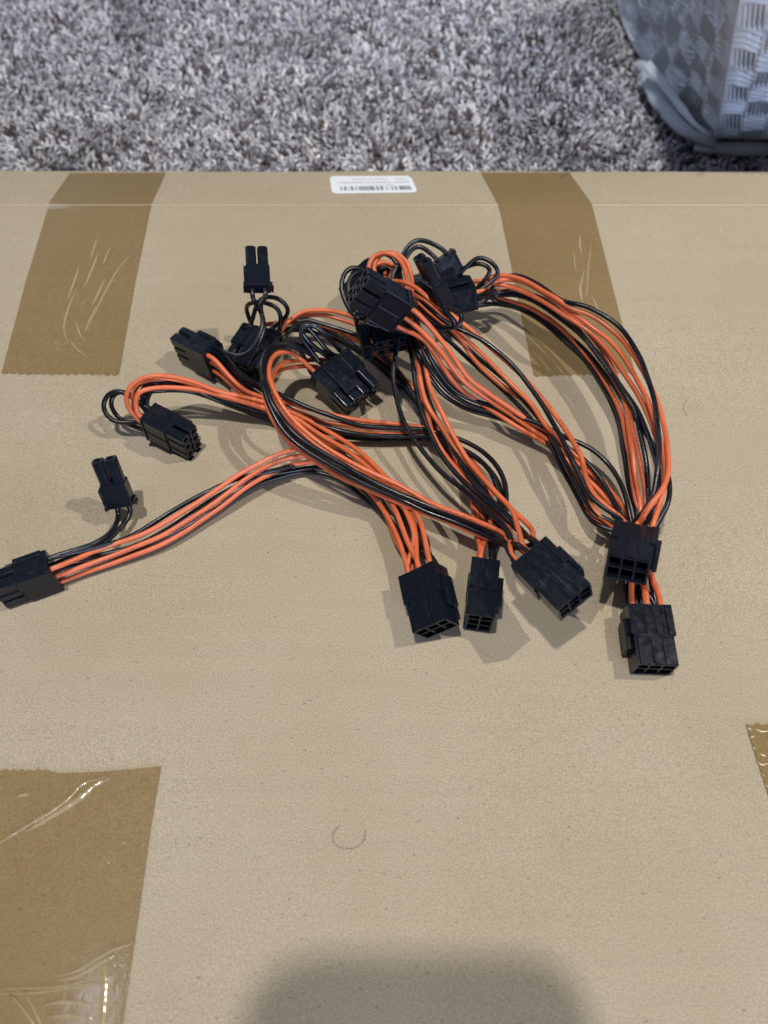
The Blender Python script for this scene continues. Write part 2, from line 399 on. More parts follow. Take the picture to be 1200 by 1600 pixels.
# creases and air pockets where the tape has lifted (one joined relief per tape group)
def streaks(name, lst, h0, hh, parent=box, mat=M_streak):
    V, Fc = [], []
    for pts, wpx in lst:
        cl = [Vector((x, y, 0)) for x, y in pts]
        cl = catmull(cl, 4) if len(cl) > 2 else [cl[0].lerp(cl[1], i/8) for i in range(9)]
        n = len(cl); b0 = len(V)
        for i, c in enumerate(cl):
            t = (cl[min(i+1, n-1)]-cl[max(i-1, 0)]).normalized(); nn = Vector((-t.y, t.x, 0))
            wv = wpx*(0.62 if mat is M_streak else 1.0)*math.sin(math.pi*min(max(i/(n-1), .04), .96))**.6*(0.7+0.6*abs(noise.noise(Vector((c.x*.09, c.y*.09, 2)))))
            for s, zz in ((-1, 0), (0, hh), (1, 0)):
                q = c+nn*wv*s*.5; V.append(surf(q.x, q.y, h0+zz))
        for i in range(n-1):
            for k in range(2): Fc.append((b0+i*3+k, b0+i*3+k+1, b0+(i+1)*3+k+1, b0+(i+1)*3+k))
    o = mesh_obj(name, V, Fc, mat, parent, True)
    bm = bmesh.new(); bm.from_mesh(o.data); bmesh.ops.recalc_face_normals(bm, faces=bm.faces)
    for f_ in bm.faces:
        if f_.normal.z < 0: f_.normal_flip()
    bm.to_mesh(o.data); bm.free()
    return o
o = streaks('tape_crease', [([(152, 372), (146, 390), (141, 405)], 4), ([(172, 387), (166, 400), (161, 413)], 4), ([(154, 395), (144, 420), (133, 447)], 6),
    ([(124, 415), (116, 440), (105, 468)], 5), ([(205, 396), (185, 420), (165, 455), (150, 485), (135, 517)], 4), ([(163, 438), (155, 455), (144, 477)], 6),
    ([(118, 455), (104, 490), (100, 515), (106, 537)], 5), ([(118, 503), (124, 520), (131, 533)], 5), ([(108, 530), (120, 545), (138, 558)], 4), ([(150, 480), (140, 500), (133, 517)], 5),
    ([(85, 533), (92, 536)], 3), ([(88, 543), (96, 549)], 3), ([(128, 475), (134, 470)], 3),
    ([(907, 367), (906, 384), (910, 399)], 5), ([(897, 393), (898, 410), (900, 425)], 4), ([(924, 380), (920, 410), (918, 440), (916, 470)], 4),
    ([(913, 420), (908, 450), (910, 475)], 5), ([(905, 437), (906, 455), (909, 470)], 5), ([(925, 462), (932, 478), (938, 492)], 5)], 0.16, 0.10)
o['kind'] = 'stuff'
m, nt, b = new_mat('lifted_tape_gloss'); b.inputs['Base Color'].default_value = (0.34, 0.26, 0.14, 1); b.inputs['Roughness'].default_value = 0.13; b.inputs['Coat Weight'].default_value = 1.0; b.inputs['Coat Roughness'].default_value = 0.06
M_gloss = m
o = streaks('tape_crease', [([(-30, 1336), (20, 1304), (75, 1271), (110, 1245), (130, 1225), (168, 1214)], 5), ([(40, 1300), (80, 1276), (125, 1247), (150, 1226), (172, 1216)], 11),
    ([(90, 1526), (120, 1518), (150, 1500), (180, 1484), (212, 1473)], 6), ([(92, 1532), (120, 1527), (150, 1509), (182, 1492)], 8), ([(162, 1500), (165, 1535), (163, 1570), (160, 1620)], 16), ([(70, 1570), (110, 1566), (150, 1572)], 7), ([(75, 1590), (115, 1588), (150, 1592)], 8),  # the widest upright streak is window glare given a raised glossy shape
    ([(-20, 1548), (30, 1545), (90, 1543), (130, 1534), (170, 1526), (203, 1527)], 4), ([(-20, 1553), (60, 1551), (120, 1541), (170, 1531)], 4),
    ([(14, 1552), (35, 1575), (60, 1610)], 6), ([(38, 1547), (52, 1575), (68, 1610)], 6), ([(162, 1336), (168, 1345), (173, 1353)], 4),
    ([(174, 1311), (178, 1309)], 3), ([(190, 1316), (198, 1317)], 6), ([(24, 1246), (45, 1240)], 6)], 0.42, 0.42, mat=M_gloss)
o['kind'] = 'stuff'
o = streaks('pressed_crease', [([(560, 655), (590, 700), (612, 748)], 2)], 0.02, 0.08, mat=M_fold); o['kind'] = 'stuff'
o = streaks('unstuck_patch', [([(1168, 1136), (1174, 1141)], 6), ([(1180, 1139), (1190, 1143), (1204, 1142)], 8), ([(1172, 1152), (1180, 1150)], 7), ([(1186, 1178), (1198, 1182)], 6), ([(1181, 1190), (1192, 1195), (1204, 1191)], 7),
    ([(1188, 1208), (1196, 1214)], 4), ([(1176, 1166), (1180, 1172)], 4), ([(1199, 1160), (1210, 1166)], 6), ([(1196, 1226), (1204, 1232)], 4)], 0.42, 0.10)
o['kind'] = 'stuff'
# shipping label (upside down as seen from here)
m, nt, b = new_mat('label_paper'); b.inputs['Base Color'].default_value = (0.82, 0.86, 0.90, 1); b.inputs['Roughness'].default_value = 0.4
M_label = m
m, nt, b = new_mat('label_ink'); b.inputs['Base Color'].default_value = (0.10, 0.11, 0.17, 1); b.inputs['Roughness'].default_value = 0.6
M_ink = m
def bil(u, v, h):      # label coordinates: u left->right in the photo, v far->near
    a = (514.5+139*u*0, 0)
    tl, tr, br, bl = (514.5, 275.5), (641.5, 275), (653, 301), (519, 303)
    x = (tl[0]*(1-u)+tr[0]*u)*(1-v)+(bl[0]*(1-u)+br[0]*u)*v; y = (tl[1]*(1-u)+tr[1]*u)*(1-v)+(bl[1]*(1-u)+br[1]*u)*v
    return surf(x, y, h)
pts = []
for cx_, cy_, a0 in ((.97, .14, -90), (.975, .86, 0), (.03, .86, 90), (.03, .14, 180)):
    for k in range(5):
        a = math.radians(a0+22.5*k); pts.append((cx_+.025*math.cos(a), cy_+.13*math.sin(a)))
NXl = 24
vv = [bil(i/NXl, j/6, 0.15) for j in range(7) for i in range(NXl+1)]
# rounded corners
for j in (0, 6):
    for i in (0, NXl):
        vv[j*(NXl+1)+i] = bil(0.012 if i == 0 else .988, .07 if j == 0 else .93, .15)
lab = mesh_obj('shipping_label', vv, [(j*(NXl+1)+i, (j+1)*(NXl+1)+i, (j+1)*(NXl+1)+i+1, j*(NXl+1)+i+1) for j in range(6) for i in range(NXl)], M_label, box)
V, Fc = [], []
rb = random.Random(5); x = 0.11
while x < 0.93:
    wbar = rb.choice([.004, .006, .010, .013]); g = rb.choice([.003, .004, .006, .020])
    b0 = len(V); V += [bil(x, .60, .2), bil(x+wbar, .60, .2), bil(x+wbar, .84, .2), bil(x, .84, .2)]; Fc.append((b0, b0+3, b0+2, b0+1)); x += wbar+g
mesh_obj('barcode', V, Fc, M_ink, lab)
def text_on(body, u0, u1, vv0, vv1):
    cu = bpy.data.curves.new('text', 'FONT'); cu.body = body; cu.size = 1; cu.resolution_u = 2
    o = bpy.data.objects.new('printed_line', cu); C.objects.link(o)
    dg = bpy.context.evaluated_depsgraph_get(); dg.update(); me = bpy.data.meshes.new_from_object(o.evaluated_get(dg))
    bpy.data.objects.remove(o)
    xs = [q.co.x for q in me.vertices]; ys = [q.co.y for q in me.vertices]
    x0, x1, y0, y1 = min(xs), max(xs), min(ys), max(ys)
    for q in me.vertices:                     # rotated half a turn: reads from the far side
        u = u1-(q.co.x-x0)/(x1-x0)*(u1-u0); vv_ = vv0+(q.co.y-y0)/(y1-y0)*(vv1-vv0)
        q.co = bil(u, vv_, .2)*MM
    me.update(); me.materials.clear()
    o = mesh_link('printed_line', me, M_ink2, lab)
    if len(me.polygons) and me.polygons[0].normal.z < 0: me.flip_normals()
m, nt, b = new_mat('label_ink_grey'); b.inputs['Base Color'].default_value = (0.36, 0.38, 0.46, 1); M_ink2 = m
text_on('New    Made in China', .27, .93, .15, .27)
V, Fc = [], []
for u0, u1, v0, v1 in ((.08, .94, .34, .42), (.46, .76, .50, .55)):
    u = u0
    while u < u1:
        wd = rb.uniform(.004, .010); b0 = len(V); t = rb.uniform(0, .02)
        V += [bil(u, v0+t, .2), bil(u+wd, v0+t, .2), bil(u+wd, v1, .2), bil(u, v1, .2)]; Fc.append((b0, b0+3, b0+2, b0+1)); u += wd+rb.choice([.003, .004, .004, .014])
mesh_obj('faint_print', V, Fc, M_ink2, lab)

# ------------------------------------------------------------------ hair
m, nt, b = new_mat('dark_hair'); b.inputs['Base Color'].default_value = (0.05, 0.035, 0.025, 1); b.inputs['Roughness'].default_value = 0.4
M_hair = m
def hair(pts, label, r=0.055):
    q = smooth_path(catmull([P(x, y, z) for x, y, z in pts], 0.5), 6); c = q[0].copy()
    o = tube('hair', [k-c for k in q], r, M_hair, None, 5); o.location = c*MM
    return tag(o, label, 'hair', 'loose hairs lying on the cardboard')
hair([(532, 1289, .5), (523, 1297, .8), (519, 1309, 1), (524, 1320, .9), (540, 1326, .5), (556, 1324, .6), (568, 1315, .9), (571, 1308, .5), (570, 1296, .8)], 'short dark hair curled in an open ring on the bare cardboard near the bottom')
hair([(1078, 620, .3), (1069, 630, .6), (1068, 640, .5), (1074, 650, .3)], 'tiny curved hair on cardboard right of the long orange and black loop', .05)

# ------------------------------------------------------------------ wrapped package
m, nt, b = new_mat('grey_poly_wrap'); tc = nd(nt, 'ShaderNodeTexCoord'); n = nd(nt, 'ShaderNodeTexNoise', Scale=60.0, Detail=5.0); nt.links.new(tc.outputs['Object'], n.inputs['Vector'])
r = ramp(nt, n.outputs['Fac'], [(0.3, (0.54, 0.58, 0.66)), (0.7, (0.66, 0.70, 0.78))]); nt.links.new(r.outputs[0], b.inputs['Base Color'])
b.inputs['Roughness'].default_value = 0.28; bump(nt, b, n.outputs['Fac'], 0.6, 0.003)
M_wrap = m
m, nt, b = new_mat('grey_tape_roll'); b.inputs['Base Color'].default_value = (0.50, 0.54, 0.62, 1); b.inputs['Roughness'].default_value = 0.5
n = nd(nt, 'ShaderNodeTexNoise', Scale=300.0, Detail=4.0); bump(nt, b, n.outputs['Fac'], 0.4, 0.0008)
M_roll = m
GZ = CZ+7
A = P(1119, 216, GZ+6); E = P(1157, -10, GZ+125)
E2 = A+(E-A)*1.25
Cb = P(966, -30, GZ+4); Bq = P(1420, 226, GZ+6)
Dq = Cb+(E2-A)*.98+Vector((35, -10, 0)); Gq = Bq+(E2-A)
pk = empty('wrapped_package', A)
tag(pk, 'package wrapped in crinkled grey-blue plastic with a basket weave emboss, standing on the carpet', 'package')
def weave(a, c, cell, amp):
    i = math.floor(a/cell); j = math.floor(c/cell); fa = a/cell-i; fc = c/cell-j
    edge = min(fa, 1-fa, fc, 1-fc); env = min(1, edge*7)
    h = 0.55*amp*(1-env)
    if (i+j) % 2: h += env*amp*0.95*math.sin(2*math.pi*(fc*3.6+0.35*math.sin(fa*5+i*2.1)+0.2*i))
    else: h += env*amp*0.7*math.sin(2*math.pi*(fa*6.5+0.5*fc*(1 if j % 2 else -1)))
    return h
def wrap_face(name, a, b_, c, d, n1, n2, cell, amp, wob, ph, crumple=None, bulge=0):
    """a-b bottom, d-c top"""
    nor = (b_-a).cross(d-a).normalized(); L1 = (b_-a).length; L2 = (d-a).length
    V = []
    for j in range(n2+1):
        for i in range(n1+1):
            u, v = i/n1, j/n2
            p = (a*(1-u)+b_*u)*(1-v)+(d*(1-u)+c*u)*v
            bord = min(1, min(u, 1-u, v, 1-v)*12)
            h = weave(u*L1/cell[0]*10+ph, v*L2/cell[1]*10+ph*2, 10, amp)*bord
            h += wob*bord*noise.noise(Vector((u*4+ph, v*4, 1))) + (3.2 if bulge else 1.4)*bord*(abs(noise.noise(Vector((u*11+ph, v*9+u*5, 2))))-.2)
            if crumple: h += crumple(u, v)*bord
            h += bulge*math.sin(math.pi*min(1, u**.8))*max(0, 1-v*1.6)**1.5
            V.append(p+nor*h-A)
    Fc = [(j*(n1+1)+i, j*(n1+1)+i+1, (j+1)*(n1+1)+i+1, (j+1)*(n1+1)+i) for j in range(n2) for i in range(n1)]
    return mesh_obj(name, V, Fc, M_wrap, pk, True)
def cr(u, v):   # long diagonal pull folds near the lower rear of the side
    k = max(0, 1-v*2.6)
    return 4.2*k*math.sin(9*(v*2.2+u*.5))*min(1, u*5) - 5*k*u
wrap_face('side_wrap', Cb, A, E2, Dq, 260, 260, ((A-Cb).length/8.5, 19), 2.0, 4.0, 3, lambda u, v: cr(1-u, v), 15)
wrap_face('front_wrap', A, Bq, Gq, E2, 230, 230, (15.5, 19), 1.9, 3.0, 11)
Hq = Dq+(Gq-E2)
mesh_obj('top_wrap', [E2-A, Gq-A, Hq-A, Dq-A], [(0, 1, 2, 3)], M_wrap, pk)
bb = Cb+(Bq-A)
mesh_obj('back_wrap', [Cb-A, bb-A, Hq-A, Dq-A], [(0, 3, 2, 1)], M_wrap, pk)
mesh_obj('back_wrap', [Bq-A, bb-A, Hq-A, Gq-A], [(0, 1, 2, 3)], M_wrap, pk)
def seam(name, pts, rad, mat, flat=.6, sides=14):
    q = smooth_path(catmull([P(x, y, z)-A for x, y, z in pts], 1.6), 5); n = len(q)
    def rr(t):
        i = t*(n-1); return rad(t)*.85*(1+0.30*noise.noise(Vector((i*.12, 0, rad(0.5))))+0.14*noise.noise(Vector((i*.6, 4, 0))))
    return tube(name, q, rr, mat, pk, sides, flat, 0.4)
seam('folded_seam', [(995, 108, GZ+12), (1003, 100, GZ+14), (1012, 118, GZ+10), (1024, 142, GZ+8), (1042, 170, GZ+7), (1062, 196, GZ+6), (1084, 212, GZ+5), (1118, 222, GZ+3)], lambda t: 4.2+2.8*math.sin(math.pi*min(1, t*1.1+.08))*(1 if t > .25 else 1.25), M_roll)
seam('folded_seam', [(1010, 100, GZ+22), (1035, 128, GZ+20), (1062, 165, GZ+15), (1088, 196, GZ+10), (1116, 214, GZ+6)], lambda t: 3.5*(1-.5*t), M_wrap, .35)
seam('bottom_seam', [(1086, 226, GZ-1), (1110, 230, GZ-1), (1150, 232, GZ), (1210, 233, GZ), (1290, 240, GZ), (1420, 246, GZ)], lambda t: 5.5, M_wrap, .7)
seam('edge_seam', [(1119, 214, GZ+8), (1128, 160, GZ+38), (1139, 100, GZ+72), (1150, 40, GZ+104), (1158, -12, GZ+127), (1166, -60, GZ+150)], lambda t: 0.9, M_wrap, .9)

# ------------------------------------------------------------------ phone taking the picture: just behind the lens, out of frame
m, nt, b = new_mat('phone_glass'); b.inputs['Base Color'].default_value = (0.01, 0.01, 0.012, 1); b.inputs['Roughness'].default_value = 0.2
ph = bpy.data.objects.new('phone', None); C.objects.link(ph)
ph.matrix_world = Matrix.Translation(CAM*MM) @ Matrix((R, U, -F)).transposed().to_4x4()
tag(ph, 'dark phone held over the cables to photograph them, out of frame', 'phone')
def rounded(name, x0, x1, y0, y1, z0, z1, r, mat, parent):
    pts = []
    for cx_, cy_, a0 in ((x1-r, y1-r, 0), (x0+r, y1-r, 90), (x0+r, y0+r, 180), (x1-r, y0+r, 270)):
        for k in range(7): a = math.radians(a0+15*k); pts.append((cx_+r*math.cos(a), cy_+r*math.sin(a)))
    n = len(pts); V = [(x, y, z0) for x, y in pts]+[(x, y, z1) for x, y in pts]
    Fc = [tuple(range(n-1, -1, -1)), tuple(range(n, 2*n))]+[(i, (i+1) % n, n+(i+1) % n, n+i) for i in range(n)]
    return mesh_obj(name, V, Fc, mat, parent)
rounded('body', -64, 14, -134, 15, 8, 17, 17, m, ph)

# ------------------------------------------------------------------ connectors
ROOT = {}
def frame(back, front, roll, top=None, inv=None):
    """matrix (mm) with y = back->front, z = up rolled; back/front are (px,py,z)"""
    b_ = P(*back[:3]); f_ = P(*front[:3]); y = (f_-b_).normalized()
    z = Vector((0, 0, 1)); z = (z-y*z.dot(y)).normalized(); x = y.cross(z)
    q = Matrix.Rotation(roll, 3, y); x = q @ x; z = q @ z
    M = Matrix((x, y, z)).transposed().to_4x4(); M.translation = b_ - Vector((0, 0, back[3] if len(back) > 3 else 0))
    return M
def place(M, parent_loc):
    m_ = M.copy(); m_.translation = (M.translation-parent_loc)*MM
    return m_
def bevel(o, wd=0.22):
    md = o.modifiers.new('soft_edges', 'BEVEL'); md.width = wd*MM; md.segments = 2; md.limit_method = 'ANGLE'; md.angle_limit = math.radians(40)
    return o
_cache = {}
def cached(name, key, make, mat, parent, mw=None, bev=0.22):
    if key not in _cache:
        v, f = make(); me = bpy.data.meshes.new(name); me.from_pydata([tuple(Vector(q)*MM) for q in v], [], f); me.update(); _cache[key] = me
    o = mesh_link(name, _cache[key], mat, parent, False, mw)
    if bev: bevel(o, bev)
    return o
W3, H3 = 13.4, 9.4
def jack_mesh():
    w, h = W3/2, H3/2; t = .75
    b = [(-w, w, 0, 12, -h, h)]                                          # rear block
    b += [(-w, w, 12, 21.8, h-t, h), (-w, w, 12, 21.8, -h, -h+t), (-w, -w+t, 12, 21.8, -h+t, h-t), (w-t, w, 12, 21.8, -h+t, h-t)]
    b += [(-w+t, w-t, 12, 21.5, -.32, .32)]
    for c in (-2.15, 2.15): b += [(c-.32, c+.32, 12, 21.4, .32, h-t), (c-.32, c+.32, 12, 21.4, -h+t, -.32)]
    # shoulders at the rear corners, keyed ribs along the mouth
    b += [(-w-.75, -w+1.5, .2, 11.3, h-2.6, h+.5), (w-1.5, w+.75, .2, 11.3, h-2.6, h+.5)]
    b += [(-w-.7, -w+.02, .25, 12, -h+.4, h-2.7), (w-.02, w+.7, .25, 12, -h+.4, h-2.7)]
    b += [(-w+.5, -2.6, 12.4, 21.7, h-.02, h+.42), (2.6, w-.9, 12.4, 21.7, h-.02, h+.42), (-1.7, 1.2, 11.6, 21.6, h-.02, h+.3)]
    b += [(x-.12, x+.12, 1.2, 11, h-.02, h+.22) for x in (-3.6, -1.2, -.5, 1.9, 2.6)]
    v, f = boxes(b); return [tuple(c*.94 for c in q) for q in v], f
def corner_fill():       # cut-off cell corners that key the sockets
    v, f = [], []
    for cx_, top in ((0, 1), (4.3, 1), (-4.3, 0)):
        for s in (-1, 1):
            x0 = cx_+s*1.85; z0 = (3.95 if top else -3.95); z1 = z0-(.95 if top else -.95); x1 = x0-s*.95
            b0 = len(v); v += [(x0, 14, z0), (x1, 14, z0), (x0, 14, z1), (x0, 21.2, z0), (x1, 21.2, z0), (x0, 21.2, z1)]
            f += [(b0, b0+1, b0+2), (b0+3, b0+5, b0+4), (b0+1, b0+4, b0+5, b0+2), (b0, b0+3, b0+4, b0+1), (b0, b0+2, b0+5, b0+3)]
    return [tuple(c*.94 for c in q) for q in v], f
def make_jack(parent, loc0, back, front, roll, latch, mat=None):
    M = frame(back, front, roll)
    o = cached('socket_housing', 'jack' if not mat else 'jack2', jack_mesh, mat or M_plastic, parent, place(M, loc0))
    if mat: o['label'] = 'dusty scuffed socket housing'
    cached('keyed_corners', 'fill', corner_fill, M_plastic, o, bev=0)
    w, h = W3*.47, H3*.47
    for k, c in enumerate([(-4.3, 2.2), (0, 2.2), (4.3, 2.2), (-4.3, -2.2), (0, -2.2), (4.3, -2.2)]):
        cached('contact_pin', ('pin', k), lambda c=c: boxes([(c[0]*.94-.45, c[0]*.94+.45, 11.4, 17, c[1]-.45, c[1]+.45)]), M_dark, o, bev=0)
    if latch == 'L': bs = [(-w-2.1, -w-.6, 4.5, 15, -2.8, 2.8), (-w-.8, -w+.05, 12.2, 14.6, -2.4, 2.4)]
    elif latch == 'R': bs = [(w+.6, w+2.1, 4.5, 15, -2.8, 2.8), (w-.05, w+.8, 12.2, 14.6, -2.4, 2.4)]
    elif latch == 'B': bs = [(-3, 3, 4.5, 15, -h-2.0, -h-.3), (-2.6, 2.6, 12.2, 14.6, -h-.4, -h+.05)]
    else: bs = [(-3, 3, 4.5, 15, h+.5, h+2.0), (-2.6, 2.6, 12.2, 14.6, h-.05, h+.6)]
    cached('latch_catch', ('lc', latch), lambda: boxes(bs), M_plastic, o)
    return M
def post_mesh(cham, PL=7.8):
    r = 1.95; c = .75 if cham else .2
    out = [(-r+c, -r), (r-c, -r), (r, -r+c), (r, r-c), (r-c, r), (-r+c, r), (-r, r-c), (-r, -r+c)]
    k = .52; inn = [(x*k, z*k) for x, z in out]; n = 8; L = PL
    v = [(x, -0.3, z) for x, z in out]+[(x, L, z) for x, z in out]+[(x, L, z) for x, z in inn]+[(x, L-6, z) for x, z in inn]
    f = [tuple(range(n))]
    for i in range(n):
        j = (i+1) % n
        f += [(i, n+i, n+j, j), (n+i, 2*n+i, 2*n+j, n+j), (2*n+i, 3*n+i, 3*n+j, 2*n+j)]
    f += [tuple(range(3*n, 4*n))]
    return v, [tuple(reversed(q)) for q in f]
def plug_mesh():
    w, h = W3/2-.3, H3/2
    b = [(-w, w, 0, 10.8, -h, h), (-w-.7, w+.7, .15, 1.7, -h+.4, h-.4), (-w+.3, w-.3, 10.7, 11.5, -h+.5, h-.5)]
    b += [(-w-.45, -w+.3, 1.6, 10.6, h-1.4, h+.35), (w-.3, w+.45, 1.6, 10.6, h-1.4, h+.35)]
    b += [(-.35, .35, 1.5, 10.9, h-.02, h+.3), (-w+1, w-1, .1, .9, h-.02, h+.45)]
    return boxes(b)
def make_plug(parent, loc0, back, front, roll, clip='B'):
    M = frame(back, front, roll)
    o = cached('plug_housing', 'plug', plug_mesh, M_plastic, parent, place(M, loc0))
    for i, x in enumerate((-4.3, 0, 4.3)):
        for j, z in enumerate((-2.25, 2.25)):
            mt = Matrix.Translation(Vector((x, 10.9, z))*MM); ch = (i+j) % 2
            p = cached('pin_post', ('post', ch), lambda ch=ch: post_mesh(ch), M_plastic, o, mt, .12)
    h = H3/2; w = W3/2
    s = {'B': -1, 'T': 1}.get(clip)
    if s: bs = [(-2.6, 2.6, 1.5, 14.5, min(s*(h+.9), s*(h+2.1)), max(s*(h+.9), s*(h+2.1))), (-2, 2, 7.5, 10, min(s*(h-.1), s*(h+1)), max(s*(h-.1), s*(h+1))), (-2.6, 2.6, 13.6, 15.3, min(s*(h+.2), s*(h+1.6)), max(s*(h+.2), s*(h+1.6)))]
    else:
        s = -1 if clip == 'L' else 1
        bs = [(min(s*(w+.5), s*(w+1.6)), max(s*(w+.5), s*(w+1.6)), 1.5, 14.5, -2.4, 2.4), (min(s*(w-.4), s*(w+.6)), max(s*(w-.4), s*(w+.6)), 7.5, 10, -2, 2)]
    cached('latch_lever', ('lever', clip), lambda: boxes(bs), M_plastic, o)
    return M
def two_mesh():
    b = [(-4.4, 4.4, 0, 9.3, -2.5, 2.5), (-5.2, -4.3, -.3, 8.2, -1.9, 2.9), (4.3, 5.2, .2, 2.0, -2.0, 2.0), (-4.0, 4.0, 9.2, 10.0, -2.0, 2.0), (-5.5, -5.0, -.5, 1.2, -1.9, 2.9), (4.9, 5.6, -.4, .9, -1.5, 1.5)]
    return boxes(b)
def make_two(parent, loc0, back, front, roll, M=None):
    M = M or frame(back, front, roll)
    o = cached('two_pin_housing', 'two', two_mesh, M_plastic, parent, place(M, loc0))
    for i, x in enumerate((-2.2, 2.2)):
        cached('pin_post', 'post2', lambda: post_mesh(1, 8.8), M_plastic, o, Matrix.Translation(Vector((x, 9.4, 0))*MM), .12)
        cached('metal_terminal', 'term', lambda: ring_mesh(), M_metal, o, Matrix.Translation(Vector((x, 15.6, 0))*MM), 0)
    return M
def ring_mesh():
    n = 10; v = []; f = []
    for y in (0, 1.6):
        for r in (.88, .62):
            v += [(r*math.cos(2*math.pi*k/n), y, r*math.sin(2*math.pi*k/n)) for k in range(n)]
    for k in range(n):
        j = (k+1) % n
        f += [(2*n+k, 3*n+k, 3*n+j, 2*n+j), (k, 2*n+k, 2*n+j, j), (n+k, n+j, 3*n+j, 3*n+k)]
    return v, f
def attach_two(parent, loc0, M, side):
    """two pin plug clipped onto the side of a six pin plug"""
    x = Vector(M.col[0][:3]); y = Vector(M.col[1][:3]); z = Vector(M.col[2][:3])
    N = Matrix((z*side, y, x*-side)).transposed().to_4x4(); N.translation = M.translation + x*side*(W3/2+2.6) + y*1.0
    return make_two(parent, loc0, None, None, 0, N)
def slot(M, c, r):      # wire entry of a six way housing
    return M @ Vector(((c-1)*4.3, 1.5, (-2.25, 2.25)[r])), -Vector(M.col[1][:3])
def slot2(M, c):
    return M @ Vector((-2.2 if c == 0 else 2.2, 1.0, 0)), -Vector(M.col[1][:3])

NW = [0]
def wire(parent, loc0, color, s0, pts, s1, lead=4.5, rad=0.91):
    """s0/s1: (point, outward direction) at a housing; pts photo points with heights (mm)"""
    NW[0] += 1; rr = random.Random(NW[0]*13)
    mid = [P(*q) for q in pts]
    def ends(s):
        if s is None: return []
        p, d = s; j = Vector((rr.uniform(-.35, .35), rr.uniform(-.35, .35), rr.uniform(-.35, .35)))
        return [p+j*.5, p+d*1.8+j*.7, p+d*lead+j]
    a = ends(s0); b_ = ends(s1)[::-1]
    while mid and a and (mid[0]-a[-1]).length < 8: mid.pop(0)
    while mid and b_ and (mid[-1]-b_[0]).length < 8: mid.pop()
    k = a+mid+b_
    q = smooth_path(catmull(k, 1.2), 4)
    nq = len(q); o3 = rr.uniform(0, 50)
    q = [p+Vector((noise.noise(p*.075+Vector((o3, 0, 0))), noise.noise(p*.075+Vector((0, o3, 0))), noise.noise(p*.075+Vector((0, 0, o3)))))*0.42*min(1, i/8, (nq-1-i)/8) for i, p in enumerate(q)]
    # no wire goes through the cardboard
    q = [Vector((p.x, p.y, max(p.z, rad+.2))) for p in q]
    q = [p-loc0 for p in q]
    return tube('orange_wire' if color == 'O' else 'black_wire', q, rad, M_or if color == 'O' else M_bk, parent, 10, twist=rr.uniform(0, 6.28))
def off(pts, dx, dy, dz=0, a=1.0, b=1.0):
    n = len(pts); o = []
    for i, p in enumerate(pts):
        k = a+(b-a)*i/max(1, n-1); o.append((p[0]+dx*k, p[1]+dy*k, max(1.2, p[2]+dz*k)))
    return o
GR = 'orange and black power splitter cables tangled together on the cardboard'
def cable(label, at):
    loc = P(*at); e = empty('power_cable', loc); tag(e, label, 'power cable', GR); return e, loc
HS, HF = 6.7, 4.7     # half height of a housing standing on its side / lying flat
# ================================================================== cable A: front left socket, long arm to the far left plug
e, L = cable('power cable with leftmost socket of the front row and a plug at the left edge', (668, 940, 0))
J = make_jack(e, L, (661, 894, 9.2, 0), (682, 986, 9.2), math.radians(35), 'L')
Pa = make_plug(e, L, (74, 876, 13.8, HS), (-8, 905, 13.8), math.radians(90), 'T')
T = make_two(e, L, (191, 788, 8), (168, 732, 21), math.radians(-12))
A1 = [(102, 884, 9), (150, 861, 8), (230, 831, 8), (330, 771, 10), (400, 726, 13), (460, 703, 14), (510, 704, 12), (560, 732, 10), (605, 775, 9), (636, 845, 10)]
wire(e, L, 'O', slot(Pa, 0, 0), A1, slot(J, 1, 1))
wire(e, L, 'O', slot(Pa, 1, 0), [(115, 886, 7), (170, 869, 6), (250, 839, 7), (320, 796, 8), (390, 745, 11), (440, 719, 11), (495, 713, 10), (550, 745, 8), (592, 786, 7), (625, 848, 8)], slot(J, 2, 1))
wire(e, L, 'O', slot(Pa, 2, 0), [(115, 897, 3), (180, 879, 3), (260, 847, 4), (330, 803, 5), (400, 752, 8), (450, 729, 8), (505, 723, 7), (555, 755, 5), (600, 800, 4), (622, 850, 5)], slot(J, 2, 0))
Bk = [(110, 866, 12), (150, 856, 9), (200, 840, 7), (260, 805, 7), (320, 770, 8), (372, 748, 9), (430, 735, 9), (495, 722, 6), (560, 760, 5), (612, 815, 4), (640, 860, 6)]
wire(e, L, 'B', slot(Pa, 0, 1), Bk, slot(J, 0, 0))
wire(e, L, 'B', slot(Pa, 1, 1), [(120, 874, 6), (180, 862, 5), (250, 835, 4), (320, 788, 6), (390, 750, 5), (450, 737, 4), (510, 732, 4), (570, 772, 3), (612, 822, 3)], slot(J, 1, 0))
wire(e, L, 'B', slot(Pa, 2, 1), [(125, 884, 3), (200, 864, 2), (280, 830, 2), (350, 788, 3), (420, 750, 3), (500, 738, 2), (575, 782, 2), (620, 832, 3)], slot(J, 2, 0))
wire(e, L, 'B', slot(Pa, 0, 1), [(112, 864, 12), (148, 850, 10), (172, 832, 8), (190, 818, 8), (196, 804, 10)], slot2(T, 0))
wire(e, L, 'B', slot(Pa, 1, 1), [(115, 868, 11), (150, 856, 8), (176, 838, 6), (194, 822, 6), (200, 806, 9)], slot2(T, 1))
Pb = make_plug(e, L, (229, 641, 15, HS), (300, 678, 14), math.radians(90), 'B')
wire(e, L, 'O', slot(Pb, 0, 1), [(207, 660, 12), (194, 645, 15), (196, 630, 18), (214, 615, 20), (249, 606, 20), (277, 606, 19), (320, 612, 17), (373, 625, 14), (413, 636, 11), (455, 650, 8), (500, 680, 7), (548, 710, 7), (597, 750, 8), (630, 790, 10), (647, 840, 10)], slot(J, 2, 1))
